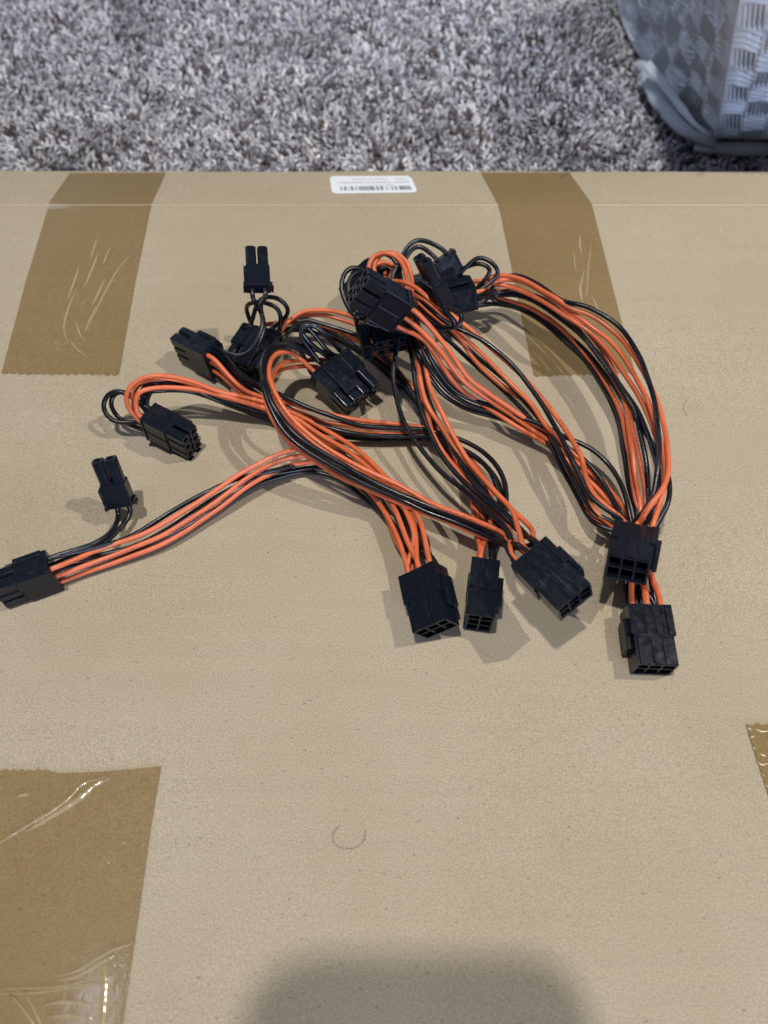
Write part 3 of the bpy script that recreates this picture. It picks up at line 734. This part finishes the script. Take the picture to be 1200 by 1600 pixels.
wire(e, L, 'O', slot(Pb, 1, 1), [(212, 655, 10), (198, 630, 17), (202, 606, 22), (225, 590, 24), (253, 587, 24), (293, 593, 21), (333, 608, 18), (373, 618, 14), (413, 628, 12), (458, 645, 9), (510, 672, 8), (560, 705, 8), (610, 752, 10), (648, 795, 11), (668, 850, 12)], slot(J, 0, 1))
wire(e, L, 'O', slot(Pb, 2, 1), [(216, 648, 8), (208, 628, 14), (212, 604, 19), (240, 593, 21), (280, 598, 18), (335, 616, 13), (400, 634, 9), (455, 656, 6), (510, 690, 5), (570, 722, 5), (617, 768, 7), (645, 810, 9), (657, 850, 10)], slot(J, 1, 1))
wire(e, L, 'B', slot(Pb, 0, 0), [(236, 630, 17), (232, 612, 20), (245, 601, 20), (290, 600, 16), (345, 622, 10), (400, 640, 7), (455, 655, 4), (520, 700, 4), (590, 755, 4), (632, 820, 6)], slot(J, 0, 0))
wire(e, L, 'B', slot(Pb, 1, 0), [(232, 632, 12), (222, 608, 19), (246, 597, 20), (290, 602, 17), (350, 630, 8), (410, 648, 5), (470, 670, 3), (530, 712, 3), (600, 770, 3), (645, 830, 6)], slot(J, 1, 0))
wire(e, L, 'B', slot(Pb, 2, 0), [(228, 636, 8), (222, 616, 14), (250, 610, 14), (300, 612, 9), (360, 634, 5), (420, 656, 3), (480, 682, 2), (540, 720, 2), (610, 785, 3), (668, 850, 8)], slot(J, 2, 0))
T = attach_two(e, L, Pb, 1)
wire(e, L, 'B', slot(Pb, 2, 1), [(205, 671, 5), (185, 655, 7), (172, 632, 11), (180, 614, 14), (200, 614, 14), (216, 630, 13)], slot(Pb, 1, 0))
wire(e, L, 'B', slot(Pb, 1, 1), [(200, 673, 7), (176, 658, 9), (161, 637, 12), (166, 620, 15), (184, 610, 17), (203, 620, 17), (220, 634, 14)], slot(Pb, 0, 0))

# ================================================================== cable B: second socket, stands on its narrow side
e, L = cable('power cable whose socket stands on its narrow edge, second from left in the front row', (760, 930, 0))
J = make_jack(e, L, (761, 872, 13.6, HS), (752, 962, 13.6), math.radians(90), 'B')
Pa = make_plug(e, L, (331, 543, 17, HS), (282, 520, 15), math.radians(90), 'T')
wire(e, L, 'O', slot(Pa, 0, 0), [(345, 573, 11), (373, 603, 10), (408, 620, 12), (455, 630, 11), (512, 646, 9), (555, 656, 8), (600, 661, 7), (662, 668, 6), (700, 690, 5), (738, 722, 5), (764, 765, 7), (768, 810, 8), (765, 845, 9)], slot(J, 0, 1))
wire(e, L, 'O', slot(Pa, 1, 0), [(340, 578, 8), (368, 605, 7), (405, 628, 8), (455, 639, 6), (498, 656, 5), (545, 665, 4), (600, 669, 3), (662, 674, 3), (705, 700, 3), (740, 740, 4), (757, 790, 6), (757, 840, 7)], slot(J, 1, 1))
wire(e, L, 'O', slot(Pa, 2, 0), [(338, 585, 4), (362, 606, 4), (400, 632, 5), (450, 648, 3), (500, 668, 2), (560, 677, 2), (620, 679, 1.5), (680, 684, 2), (722, 712, 4), (750, 750, 5), (766, 790, 6), (760, 840, 6)], slot(J, 2, 1))
B0 = [(352, 560, 14), (375, 580, 14), (400, 598, 15), (445, 621, 14), (482, 637, 13), (520, 651, 12), (560, 664, 10), (612, 669, 9), (670, 672, 8), (721, 688, 8), (755, 706, 9), (780, 733, 10), (791, 762, 10), (791, 800, 9), (784, 850, 9)]
wire(e, L, 'B', slot(Pa, 0, 1), B0, slot(J, 0, 0))
wire(e, L, 'B', slot(Pa, 1, 1), [(350, 566, 11), (372, 586, 11), (402, 606, 11), (450, 636, 9), (487, 659, 8), (525, 672, 8), (575, 680, 7), (625, 681, 6), (675, 681, 6), (712, 696, 7), (745, 714, 8), (768, 738, 9), (779, 770, 9), (780, 810, 8), (775, 850, 8)], slot(J, 1, 0))
wire(e, L, 'B', slot(Pa, 2, 1), [(346, 572, 7), (370, 594, 7), (405, 616, 7), (452, 646, 5), (490, 668, 4), (530, 681, 4), (580, 687, 3), (630, 687, 3), (680, 690, 4), (725, 705, 5), (762, 730, 7), (784, 770, 8), (786, 820, 7)], slot(J, 2, 0))
T = make_two(e, L, (404, 452, 38), (400, 383, 42), math.radians(8))
wire(e, L, 'B', slot(Pa, 0, 1), [(352, 556, 15), (375, 557, 18), (392, 549, 21), (405, 530, 24), (411, 505, 27), (407, 478, 29)], slot2(T, 1))
wire(e, L, 'B', slot(Pa, 1, 1), [(352, 562, 13), (372, 563, 16), (390, 559, 19), (402, 545, 22), (411, 520, 25), (409, 490, 28)], slot2(T, 0))
Pb = make_plug(e, L, (420, 512, 14, HF), (384, 566, 12), math.radians(8), 'T')
wire(e, L, 'O', slot(Pb, 0, 1), [(448, 498, 13), (472, 488, 15), (507, 485, 16), (533, 489, 15), (560, 500, 13), (590, 528, 8), (622, 580, 6), (655, 620, 4), (690, 680, 3), (718, 730, 3), (735, 775, 4), (744, 825, 8)], slot(J, 0, 1))
wire(e, L, 'O', slot(Pb, 1, 1), [(440, 506, 11), (467, 496, 12), (510, 493, 13), (540, 502, 12), (560, 510, 11), (590, 540, 7), (625, 587, 5), (660, 630, 3), (695, 690, 2), (722, 740, 2.5), (741, 785, 5), (752, 830, 8)], slot(J, 1, 1))
wire(e, L, 'O', slot(Pb, 2, 1), [(440, 514, 8), (480, 505, 9), (520, 514, 8), (560, 534, 7), (600, 564, 6), (645, 603, 4), (680, 660, 2), (710, 715, 2), (740, 770, 4), (757, 825, 7)], slot(J, 2, 1))
wire(e, L, 'B', slot(Pb, 0, 0), [(448, 508, 10), (473, 500, 12), (500, 505, 12), (533, 515, 11), (563, 527, 10), (606, 565, 8), (630, 592, 6), (660, 636, 5), (700, 680, 4), (730, 725, 5), (758, 765, 7), (775, 815, 8)], slot(J, 0, 0))
wire(e, L, 'B', slot(Pb, 1, 0), [(445, 516, 6), (480, 508, 8), (520, 521, 8), (547, 537, 8), (584, 559, 7), (610, 580, 6), (645, 622, 4), (680, 668, 3), (715, 712, 3), (745, 758, 6), (762, 815, 8)], slot(J, 1, 0))
wire(e, L, 'B', slot(Pb, 2, 0), [(444, 524, 3), (470, 516, 5), (520, 528, 5), (560, 550, 5), (600, 580, 4), (640, 625, 3), (680, 680, 2), (720, 730, 3), (752, 780, 5), (766, 830, 7)], slot(J, 2, 0))
T = attach_two(e, L, Pb, 1)
wire(e, L, 'B', slot2(T, 0), [(386, 487, 14), (386, 477, 18), (396, 473, 21), (416, 474, 22), (436, 484, 20), (446, 495, 16)], slot(Pb, 0, 1), 3)
wire(e, L, 'B', slot2(T, 1), [(396, 490, 14), (404, 472, 20), (420, 464, 24), (438, 468, 24), (449, 480, 21), (448, 494, 16)], slot(Pb, 1, 1), 3)

# ================================================================== cable C: third socket, turned to the lower right
e, L = cable('power cable with dusty scuffed socket turned diagonally, one arm making the big open loop', (875, 895, 0))
J = make_jack(e, L, (832, 858, 31, HF), (905, 931, 34), math.radians(16), 'L', M_dusty)
Pa = make_plug(e, L, (505, 564, 17, HF), (551, 611, 13), math.radians(4), 'T')
Om = [(478, 561, 15), (460, 552, 20), (440, 549, 24), (425, 560, 27), (421, 585, 29), (430, 615, 29), (444, 640, 27), (460, 658, 25), (482, 677, 23), (512, 700, 21), (550, 724, 18), (587, 742, 17), (625, 760, 16), (675, 787, 16), (730, 808, 17), (785, 832, 19), (805, 848, 20)]
wire(e, L, 'O', slot(Pa, 2, 1), Om, slot(J, 1, 1))
wire(e, L, 'O', slot(Pa, 1, 0), [(480, 569, 9), (462, 573, 9), (440, 577, 12), (424, 592, 17), (414, 615, 20), (418, 638, 21), (432, 665, 20), (450, 690, 19), (475, 709, 18), (505, 728, 16), (535, 747, 14), (575, 765, 12), (625, 786, 11), (680, 808, 11), (740, 832, 12), (790, 852, 15)], slot(J, 2, 0))
wire(e, L, 'O', slot(Pa, 0, 0), [(482, 562, 11), (466, 563, 14), (448, 564, 18), (434, 572, 21), (425, 590, 22), (430, 622, 22), (444, 650, 19), (470, 676, 16), (520, 712, 13), (580, 746, 12), (640, 776, 12), (700, 802, 13), (770, 832, 16)], slot(J, 1, 0))
wire(e, L, 'B', slot(Pa, 2, 0), [(482, 555, 18), (466, 546, 22), (448, 541, 25), (428, 545, 27), (415, 565, 29), (413, 590, 30), (421, 622, 29), (436, 648, 27), (455, 672, 26), (478, 692, 24), (520, 717, 21), (562, 742, 18), (612, 766, 16), (662, 788, 15), (720, 810, 15), (780, 838, 18)], slot(J, 2, 1))
wire(e, L, 'B', slot(Pa, 1, 1), [(485, 552, 20), (466, 542, 24), (445, 536, 27), (424, 541, 29), (411, 563, 31), (409, 592, 31), (416, 625, 29), (432, 656, 27), (450, 680, 25), (475, 701, 23), (515, 727, 20), (560, 751, 17), (612, 774, 14), (662, 797, 13), (720, 819, 13), (775, 844, 16)], slot(J, 1, 1))
wire(e, L, 'B', slot(Pa, 0, 1), [(488, 550, 18), (470, 540, 21), (448, 536, 24), (430, 545, 25), (418, 568, 26), (417, 600, 25), (425, 635, 24), (442, 666, 22), (468, 693, 20), (505, 716, 18), (560, 745, 14), (620, 776, 12), (680, 800, 11), (740, 826, 13), (800, 856, 17)], slot(J, 0, 0))
T = attach_two(e, L, Pa, -1)
wire(e, L, 'B', slot2(T, 0), [(522, 544, 19), (512, 528, 24), (500, 514, 28), (485, 506, 30), (472, 508, 30), (468, 522, 27), (478, 538, 23)], slot(Pa, 1, 1), 3)
wire(e, L, 'B', slot2(T, 1), [(514, 550, 18), (498, 532, 23), (482, 512, 28), (473, 505, 30), (470, 514, 28), (480, 532, 24), (496, 546, 20)], slot(Pa, 0, 1), 3)
Pb = make_plug(e, L, (597, 482, 24, 0), (613, 545, 22), math.radians(6), 'L')
Tq = attach_two(e, L, Pb, 1)
wire(e, L, 'B', slot(Pb, 2, 1), [(590, 462, 26), (578, 430, 27), (584, 402, 28), (604, 395, 28), (622, 415, 26), (628, 455, 20), (630, 500, 18), (640, 540, 22), (645, 565, 22), (648, 594, 20), (656, 633, 18), (671, 674, 16), (691, 713, 15), (721, 750, 15), (752, 778, 16), (784, 804, 18), (815, 835, 20)], slot(J, 0, 1))
wire(e, L, 'O', slot(Pb, 1, 1), [(592, 458, 30), (575, 425, 32), (582, 402, 34), (601, 393, 35), (622, 402, 33), (634, 424, 29), (636, 450, 24), (636, 490, 20), (643, 530, 21), (651, 555, 22), (655, 590, 20), (665, 627, 18), (687, 661, 16), (706, 692, 15), (730, 724, 14), (762, 757, 15), (795, 791, 17), (830, 826, 20)], slot(J, 0, 1))
wire(e, L, 'O', slot(Pb, 0, 1), [(598, 456, 29), (582, 422, 31), (592, 400, 33), (612, 394, 34), (632, 405, 32), (643, 432, 28), (644, 460, 23), (643, 500, 19), (653, 540, 21), (664, 565, 23), (671, 600, 21), (687, 638, 20), (702, 670, 18), (718, 698, 17), (738, 728, 16), (770, 764, 17), (800, 796, 18)], slot(J, 1, 1))
wire(e, L, 'O', slot(Pb, 2, 0), [(590, 455, 24), (580, 425, 26), (596, 408, 27), (618, 418, 25), (628, 450, 20), (632, 500, 18), (658, 560, 18), (664, 615, 15), (672, 668, 13), (691, 705, 12), (713, 733, 12), (735, 762, 12), (757, 790, 14), (790, 818, 16)], slot(J, 2, 1))
wire(e, L, 'B', slot(Pb, 1, 0), [(595, 455, 22), (586, 428, 22), (604, 418, 22), (628, 440, 20), (648, 490, 20), (655, 545, 20), (661, 590, 18), (672, 630, 17), (690, 668, 15), (714, 712, 14), (738, 748, 14), (765, 780, 15), (800, 812, 18)], slot(J, 0, 0))
wire(e, L, 'B', slot(Pb, 0, 0), [(606, 455, 22), (608, 440, 24), (625, 460, 22), (622, 510, 22), (619, 550, 22), (615, 580, 20), (616, 608, 18), (624, 644, 17), (639, 674, 16), (663, 709, 15), (691, 739, 15), (730, 770, 17), (765, 800, 20), (795, 830, 22)], slot(J, 2, 0))
T = make_two(e, L, (690, 402, 30), (704, 428, 24), math.radians(30))
wire(e, L, 'B', slot(Pb, 0, 1), [(612, 440, 26), (625, 408, 30), (634, 388, 33), (649, 375, 35), (666, 376, 35), (679, 388, 34)], slot2(T, 0), 3)
wire(e, L, 'B', slot(Pb, 0, 0), [(616, 444, 24), (629, 412, 28), (640, 394, 31), (652, 384, 33), (664, 384, 33), (675, 395, 32)], slot2(T, 1), 3)

# ================================================================== cable E: front right socket, its wires pass under the raised one
e, L = cable('power cable with the lowest socket at right, its wires passing under the raised socket', (1020, 1000, 0))
J = make_jack(e, L, (1014, 943, 9.9, HF), (1029, 1035, 9.9), 0, 'R')
under = lambda k: [(998+k*6, 838, 5), (989+k*13, 890, 5), (993+k*16, 922, 4.5)]
Pa = make_plug(e, L, (712, 470, 10, 0), (655, 447, 12), math.radians(5), 'T')
def inner(dx, dy, z, k):
    return [(745+dx*.2, 474+dy*.3, 7), (790, 472+dy*.6, 10+z), (835+dx*.2, 488+dy*.8, 12+z), (880+dx*.5, 520+dy, 13+z), (920+dx*.8, 560+dy*.6, 13+z), (952+dx, 605+dy*.4, 13+z), (974+dx, 655, 13+z), (985+dx, 710, 12+z), (993+dx, 765, 9+z*.6), (1000+dx*.6, 800, 7)]+under(k)[0:]
wire(e, L, 'O', slot(Pa, 0, 1), [(757, 450, 14), (793, 446, 16), (833, 462, 18), (867, 476, 19), (907, 506, 19), (940, 545, 19), (963, 590, 18), (976, 631, 17), (983, 670, 16), (988, 712, 15), (994, 750, 12), (1000, 790, 8)]+under(0), slot(J, 2, 1))
wire(e, L, 'O', slot(Pa, 1, 1), [(757, 456, 12), (795, 455, 14), (840, 470, 16), (887, 500, 17), (925, 540, 17), (958, 590, 17), (982, 640, 17), (991, 681, 16), (1000, 722, 14), (1007, 766, 10), (1008, 800, 7)]+under(1), slot(J, 1, 1))
wire(e, L, 'O', slot(Pa, 2, 1), inner(-2, -4, 0, 2), slot(J, 0, 1))
wire(e, L, 'B', slot(Pa, 0, 0), inner(-6, 8, -2, -1), slot(J, 2, 0))
wire(e, L, 'B', slot(Pa, 1, 0), inner(-10, 2, -4, 0), slot(J, 1, 0))
wire(e, L, 'B', slot(Pa, 2, 0), [(757, 462, 13), (800, 456, 15), (850, 468, 19), (890, 500, 20), (915, 530, 20), (940, 563, 20), (958, 590, 20), (973, 613, 20), (993, 647, 19), (1004, 690, 18), (1011, 733, 15), (1014, 775, 10), (1013, 805, 7)]+under(2), slot(J, 0, 0))
Pb = make_plug(e, L, (627, 488, 42, 0), (566, 452, 52), math.radians(-80), 'B')
wire(e, L, 'O', slot(Pb, 2, 1), [(657, 486, 44), (673, 505, 40), (693, 537, 34), (712, 563, 30), (735, 592, 24), (767, 618, 18), (800, 641, 14), (830, 660, 11), (860, 676, 9), (895, 706, 7), (925, 732, 6), (954, 765, 5), (978, 800, 5)]+under(0), slot(J, 2, 1))
wire(e, L, 'O', slot(Pb, 1, 1), [(652, 500, 41), (668, 520, 37), (688, 548, 32), (705, 572, 28), (730, 602, 22), (762, 624, 16), (797, 647, 12), (830, 670, 9), (862, 692, 7), (900, 722, 5), (935, 748, 4), (962, 780, 4), (985, 810, 4)]+under(1), slot(J, 1, 1))
wire(e, L, 'O', slot(Pb, 0, 1), [(645, 510, 37), (662, 530, 34), (680, 556, 29), (697, 582, 25), (722, 610, 18), (757, 634, 12), (800, 662, 9), (838, 684, 7), (870, 706, 5), (905, 738, 4), (940, 770, 4), (965, 800, 4), (990, 822, 4)]+under(2), slot(J, 0, 1))
wire(e, L, 'B', slot(Pb, 2, 0), [(650, 515, 30), (662, 540, 31), (680, 572, 25), (702, 602, 19), (737, 624, 14), (773, 637, 12), (815, 652, 12), (852, 668, 11), (880, 682, 10), (900, 690, 10), (925, 702, 10), (951, 725, 9), (967, 748, 9), (978, 777, 9), (983, 805, 8)]+[(990, 835, 6)]+under(0)[1:], slot(J, 2, 0))
wire(e, L, 'B', slot(Pb, 1, 0), [(645, 518, 28), (655, 545, 28), (672, 578, 23), (697, 610, 16), (735, 633, 11), (775, 645, 9), (812, 658, 9), (848, 674, 8), (880, 695, 7), (912, 718, 7), (939, 750, 6), (957, 782, 6), (972, 810, 6)]+under(1), slot(J, 1, 0))
wire(e, L, 'B', slot(Pb, 0, 0), [(640, 520, 26), (650, 550, 25), (668, 585, 20), (695, 618, 12), (735, 641, 8), (776, 652, 6), (812, 666, 6), (845, 682, 5), (880, 706, 4), (915, 740, 4), (942, 772, 4), (968, 808, 4)]+under(0), slot(J, 0, 0))
T = make_two(e, L, (566, 496, 34), (606, 508, 30), math.radians(-50))
wire(e, L, 'B', slot(Pb, 0, 0), [(648, 482, 34), (640, 470, 28), (612, 452, 28), (588, 440, 32), (572, 426, 38), (556, 417, 41), (542, 422, 41), (534, 438, 40), (535, 458, 38), (543, 476, 36)], slot2(T, 0), 3)
wire(e, L, 'B', slot(Pb, 1, 0), [(650, 476, 36), (640, 462, 30), (612, 446, 30), (590, 434, 34), (574, 428, 38), (560, 424, 41), (548, 431, 41), (544, 446, 40), (546, 464, 38), (554, 480, 36)], slot2(T, 1), 3)

# ================================================================== cable D: raised socket tilted up, outer right arc
e, L = cable('power cable with raised, upward tilted socket at right, its outer arm arching furthest right', (995, 870, 0))
J = make_jack(e, L, (999, 825, 22, HF), (987, 877, 30), math.radians(12), 'L')
Pa = make_plug(e, L, (742, 449, 22, 2.5), (684, 462, 20), math.radians(18), 'T')
wire(e, L, 'O', slot(Pa, 0, 1), [(768, 432, 23), (783, 430, 24), (817, 437, 26), (860, 462, 28), (893, 483, 28), (927, 495, 28), (967, 525, 27), (993, 560, 27), (1018, 607, 27), (1034, 651, 26), (1043, 695, 26), (1045, 735, 26), (1034, 768, 26), (1016, 790, 25)], slot(J, 1, 1))
wire(e, L, 'O', slot(Pa, 1, 1), [(770, 440, 21), (793, 437, 23), (830, 447, 25), (872, 474, 26), (912, 500, 26), (944, 525, 25), (975, 560, 25), (1000, 600, 25), (1022, 655, 25), (1035, 700, 25), (1040, 740, 24), (1036, 772, 24), (1026, 795, 24)], slot(J, 0, 1))
wire(e, L, 'O', slot(Pa, 2, 1), [(772, 450, 19), (800, 450, 21), (840, 466, 23), (885, 496, 24), (925, 522, 23), (960, 560, 22), (990, 605, 22), (1010, 645, 22), (1028, 690, 22), (1038, 735, 22), (1036, 768, 22), (1010, 798, 23)], slot(J, 1, 0))
wire(e, L, 'B', slot(Pa, 0, 0), [(775, 440, 17), (800, 430, 22), (843, 445, 26), (873, 468, 27), (890, 474, 30), (915, 478, 31), (940, 490, 31), (967, 510, 30), (991, 543, 30), (1010, 585, 30), (1023, 632, 29), (1029, 680, 28), (1029, 725, 27), (1022, 768, 24), (1006, 800, 22)], slot(J, 2, 0))
wire(e, L, 'B', slot(Pa, 1, 0), [(772, 462, 13), (810, 462, 15), (850, 480, 16), (895, 512, 17), (935, 552, 18), (967, 600, 18), (1000, 650, 19), (1020, 700, 20), (1030, 750, 21), (1025, 795, 21)], slot(J, 1, 0))
wire(e, L, 'B', slot(Pa, 2, 0), [(770, 468, 10), (806, 478, 10), (845, 490, 12), (890, 525, 13), (930, 565, 14), (965, 612, 15), (1000, 665, 17), (1030, 710, 19), (1044, 745, 19), (1043, 785, 19), (1032, 815, 19)], slot(J, 0, 0))
T = make_two(e, L, (712, 425, 24), (683, 432, 22), math.radians(25))
wire(e, L, 'B', slot2(T, 0), [(718, 420, 26), (732, 407, 29), (747, 402, 31), (763, 406, 31), (775, 417, 30), (779, 428, 27), (770, 436, 24)], slot(Pa, 0, 1), 3)
wire(e, L, 'B', slot2(T, 1), [(716, 430, 25), (730, 417, 27), (745, 411, 29), (757, 413, 29), (768, 422, 28), (766, 434, 25)], slot(Pa, 1, 1), 3)
Pb = make_plug(e, L, (596, 425, 16, 0), (548, 470, 12), math.radians(3), 'T')
wire(e, L, 'O', slot(Pb, 0, 1), [(610, 438, 26), (630, 440, 30), (650, 449, 32), (664, 460, 32), (690, 482, 30), (712, 497, 27), (743, 522, 23), (785, 560, 19), (820, 592, 17), (845, 621, 16), (865, 647, 16), (889, 679, 16), (906, 712, 16), (915, 744, 16), (928, 772, 17), (948, 797, 19)], slot(J, 2, 1))
wire(e, L, 'O', slot(Pb, 1, 1), [(605, 445, 24), (625, 448, 27), (655, 465, 27), (690, 495, 25), (717, 519, 22), (743, 543, 19), (773, 573, 16), (800, 600, 14), (827, 627, 13), (850, 660, 13), (875, 690, 13), (895, 725, 13), (912, 765, 13), (930, 800, 15)], slot(J, 2, 0))
wire(e, L, 'O', slot(Pb, 2, 1), [(610, 452, 19), (640, 462, 20), (680, 495, 19), (715, 524, 17), (737, 557, 14), (763, 585, 11), (793, 608, 9), (815, 622, 8), (840, 650, 8), (865, 690, 8), (890, 735, 8), (906, 772, 8), (922, 806, 11), (940, 832, 14)], slot(J, 2, 0))
wire(e, L, 'B', slot(Pb, 0, 0), [(612, 458, 22), (640, 458, 26), (672, 482, 26), (700, 505, 25), (723, 515, 25), (750, 529, 24), (787, 558, 22), (820, 594, 20), (845, 630, 19), (868, 668, 18), (888, 708, 18), (906, 744, 17), (924, 778, 17), (940, 806, 18)], slot(J, 2, 1))
wire(e, L, 'B', slot(Pb, 1, 0), [(612, 462, 16), (640, 470, 17), (680, 500, 17), (720, 534, 15), (760, 570, 12), (800, 605, 11), (835, 645, 11), (861, 679, 12), (878, 714, 13), (896, 747, 14), (912, 778, 14), (930, 800, 15)], slot(J, 1, 0))
wire(e, L, 'B', slot(Pb, 2, 0), [(610, 466, 12), (640, 478, 13), (680, 512, 12), (718, 548, 10), (755, 582, 8), (795, 618, 6), (830, 655, 6), (858, 695, 7), (880, 735, 8), (905, 782, 9), (930, 818, 12)], slot(J, 2, 0))
T = make_two(e, L, (690, 471, 44), (660, 406, 60), math.radians(48))
wire(e, L, 'B', slot2(T, 0), [(706, 478, 41), (720, 488, 38), (722, 503, 36), (708, 513, 34), (685, 510, 32), (662, 498, 30), (645, 480, 26), (630, 465, 20)], slot(Pb, 0, 1), 3)
wire(e, L, 'B', slot2(T, 1), [(703, 486, 41), (714, 496, 38), (712, 508, 35), (695, 512, 33), (670, 507, 31), (652, 492, 27), (636, 472, 21)], slot(Pb, 1, 1), 3)
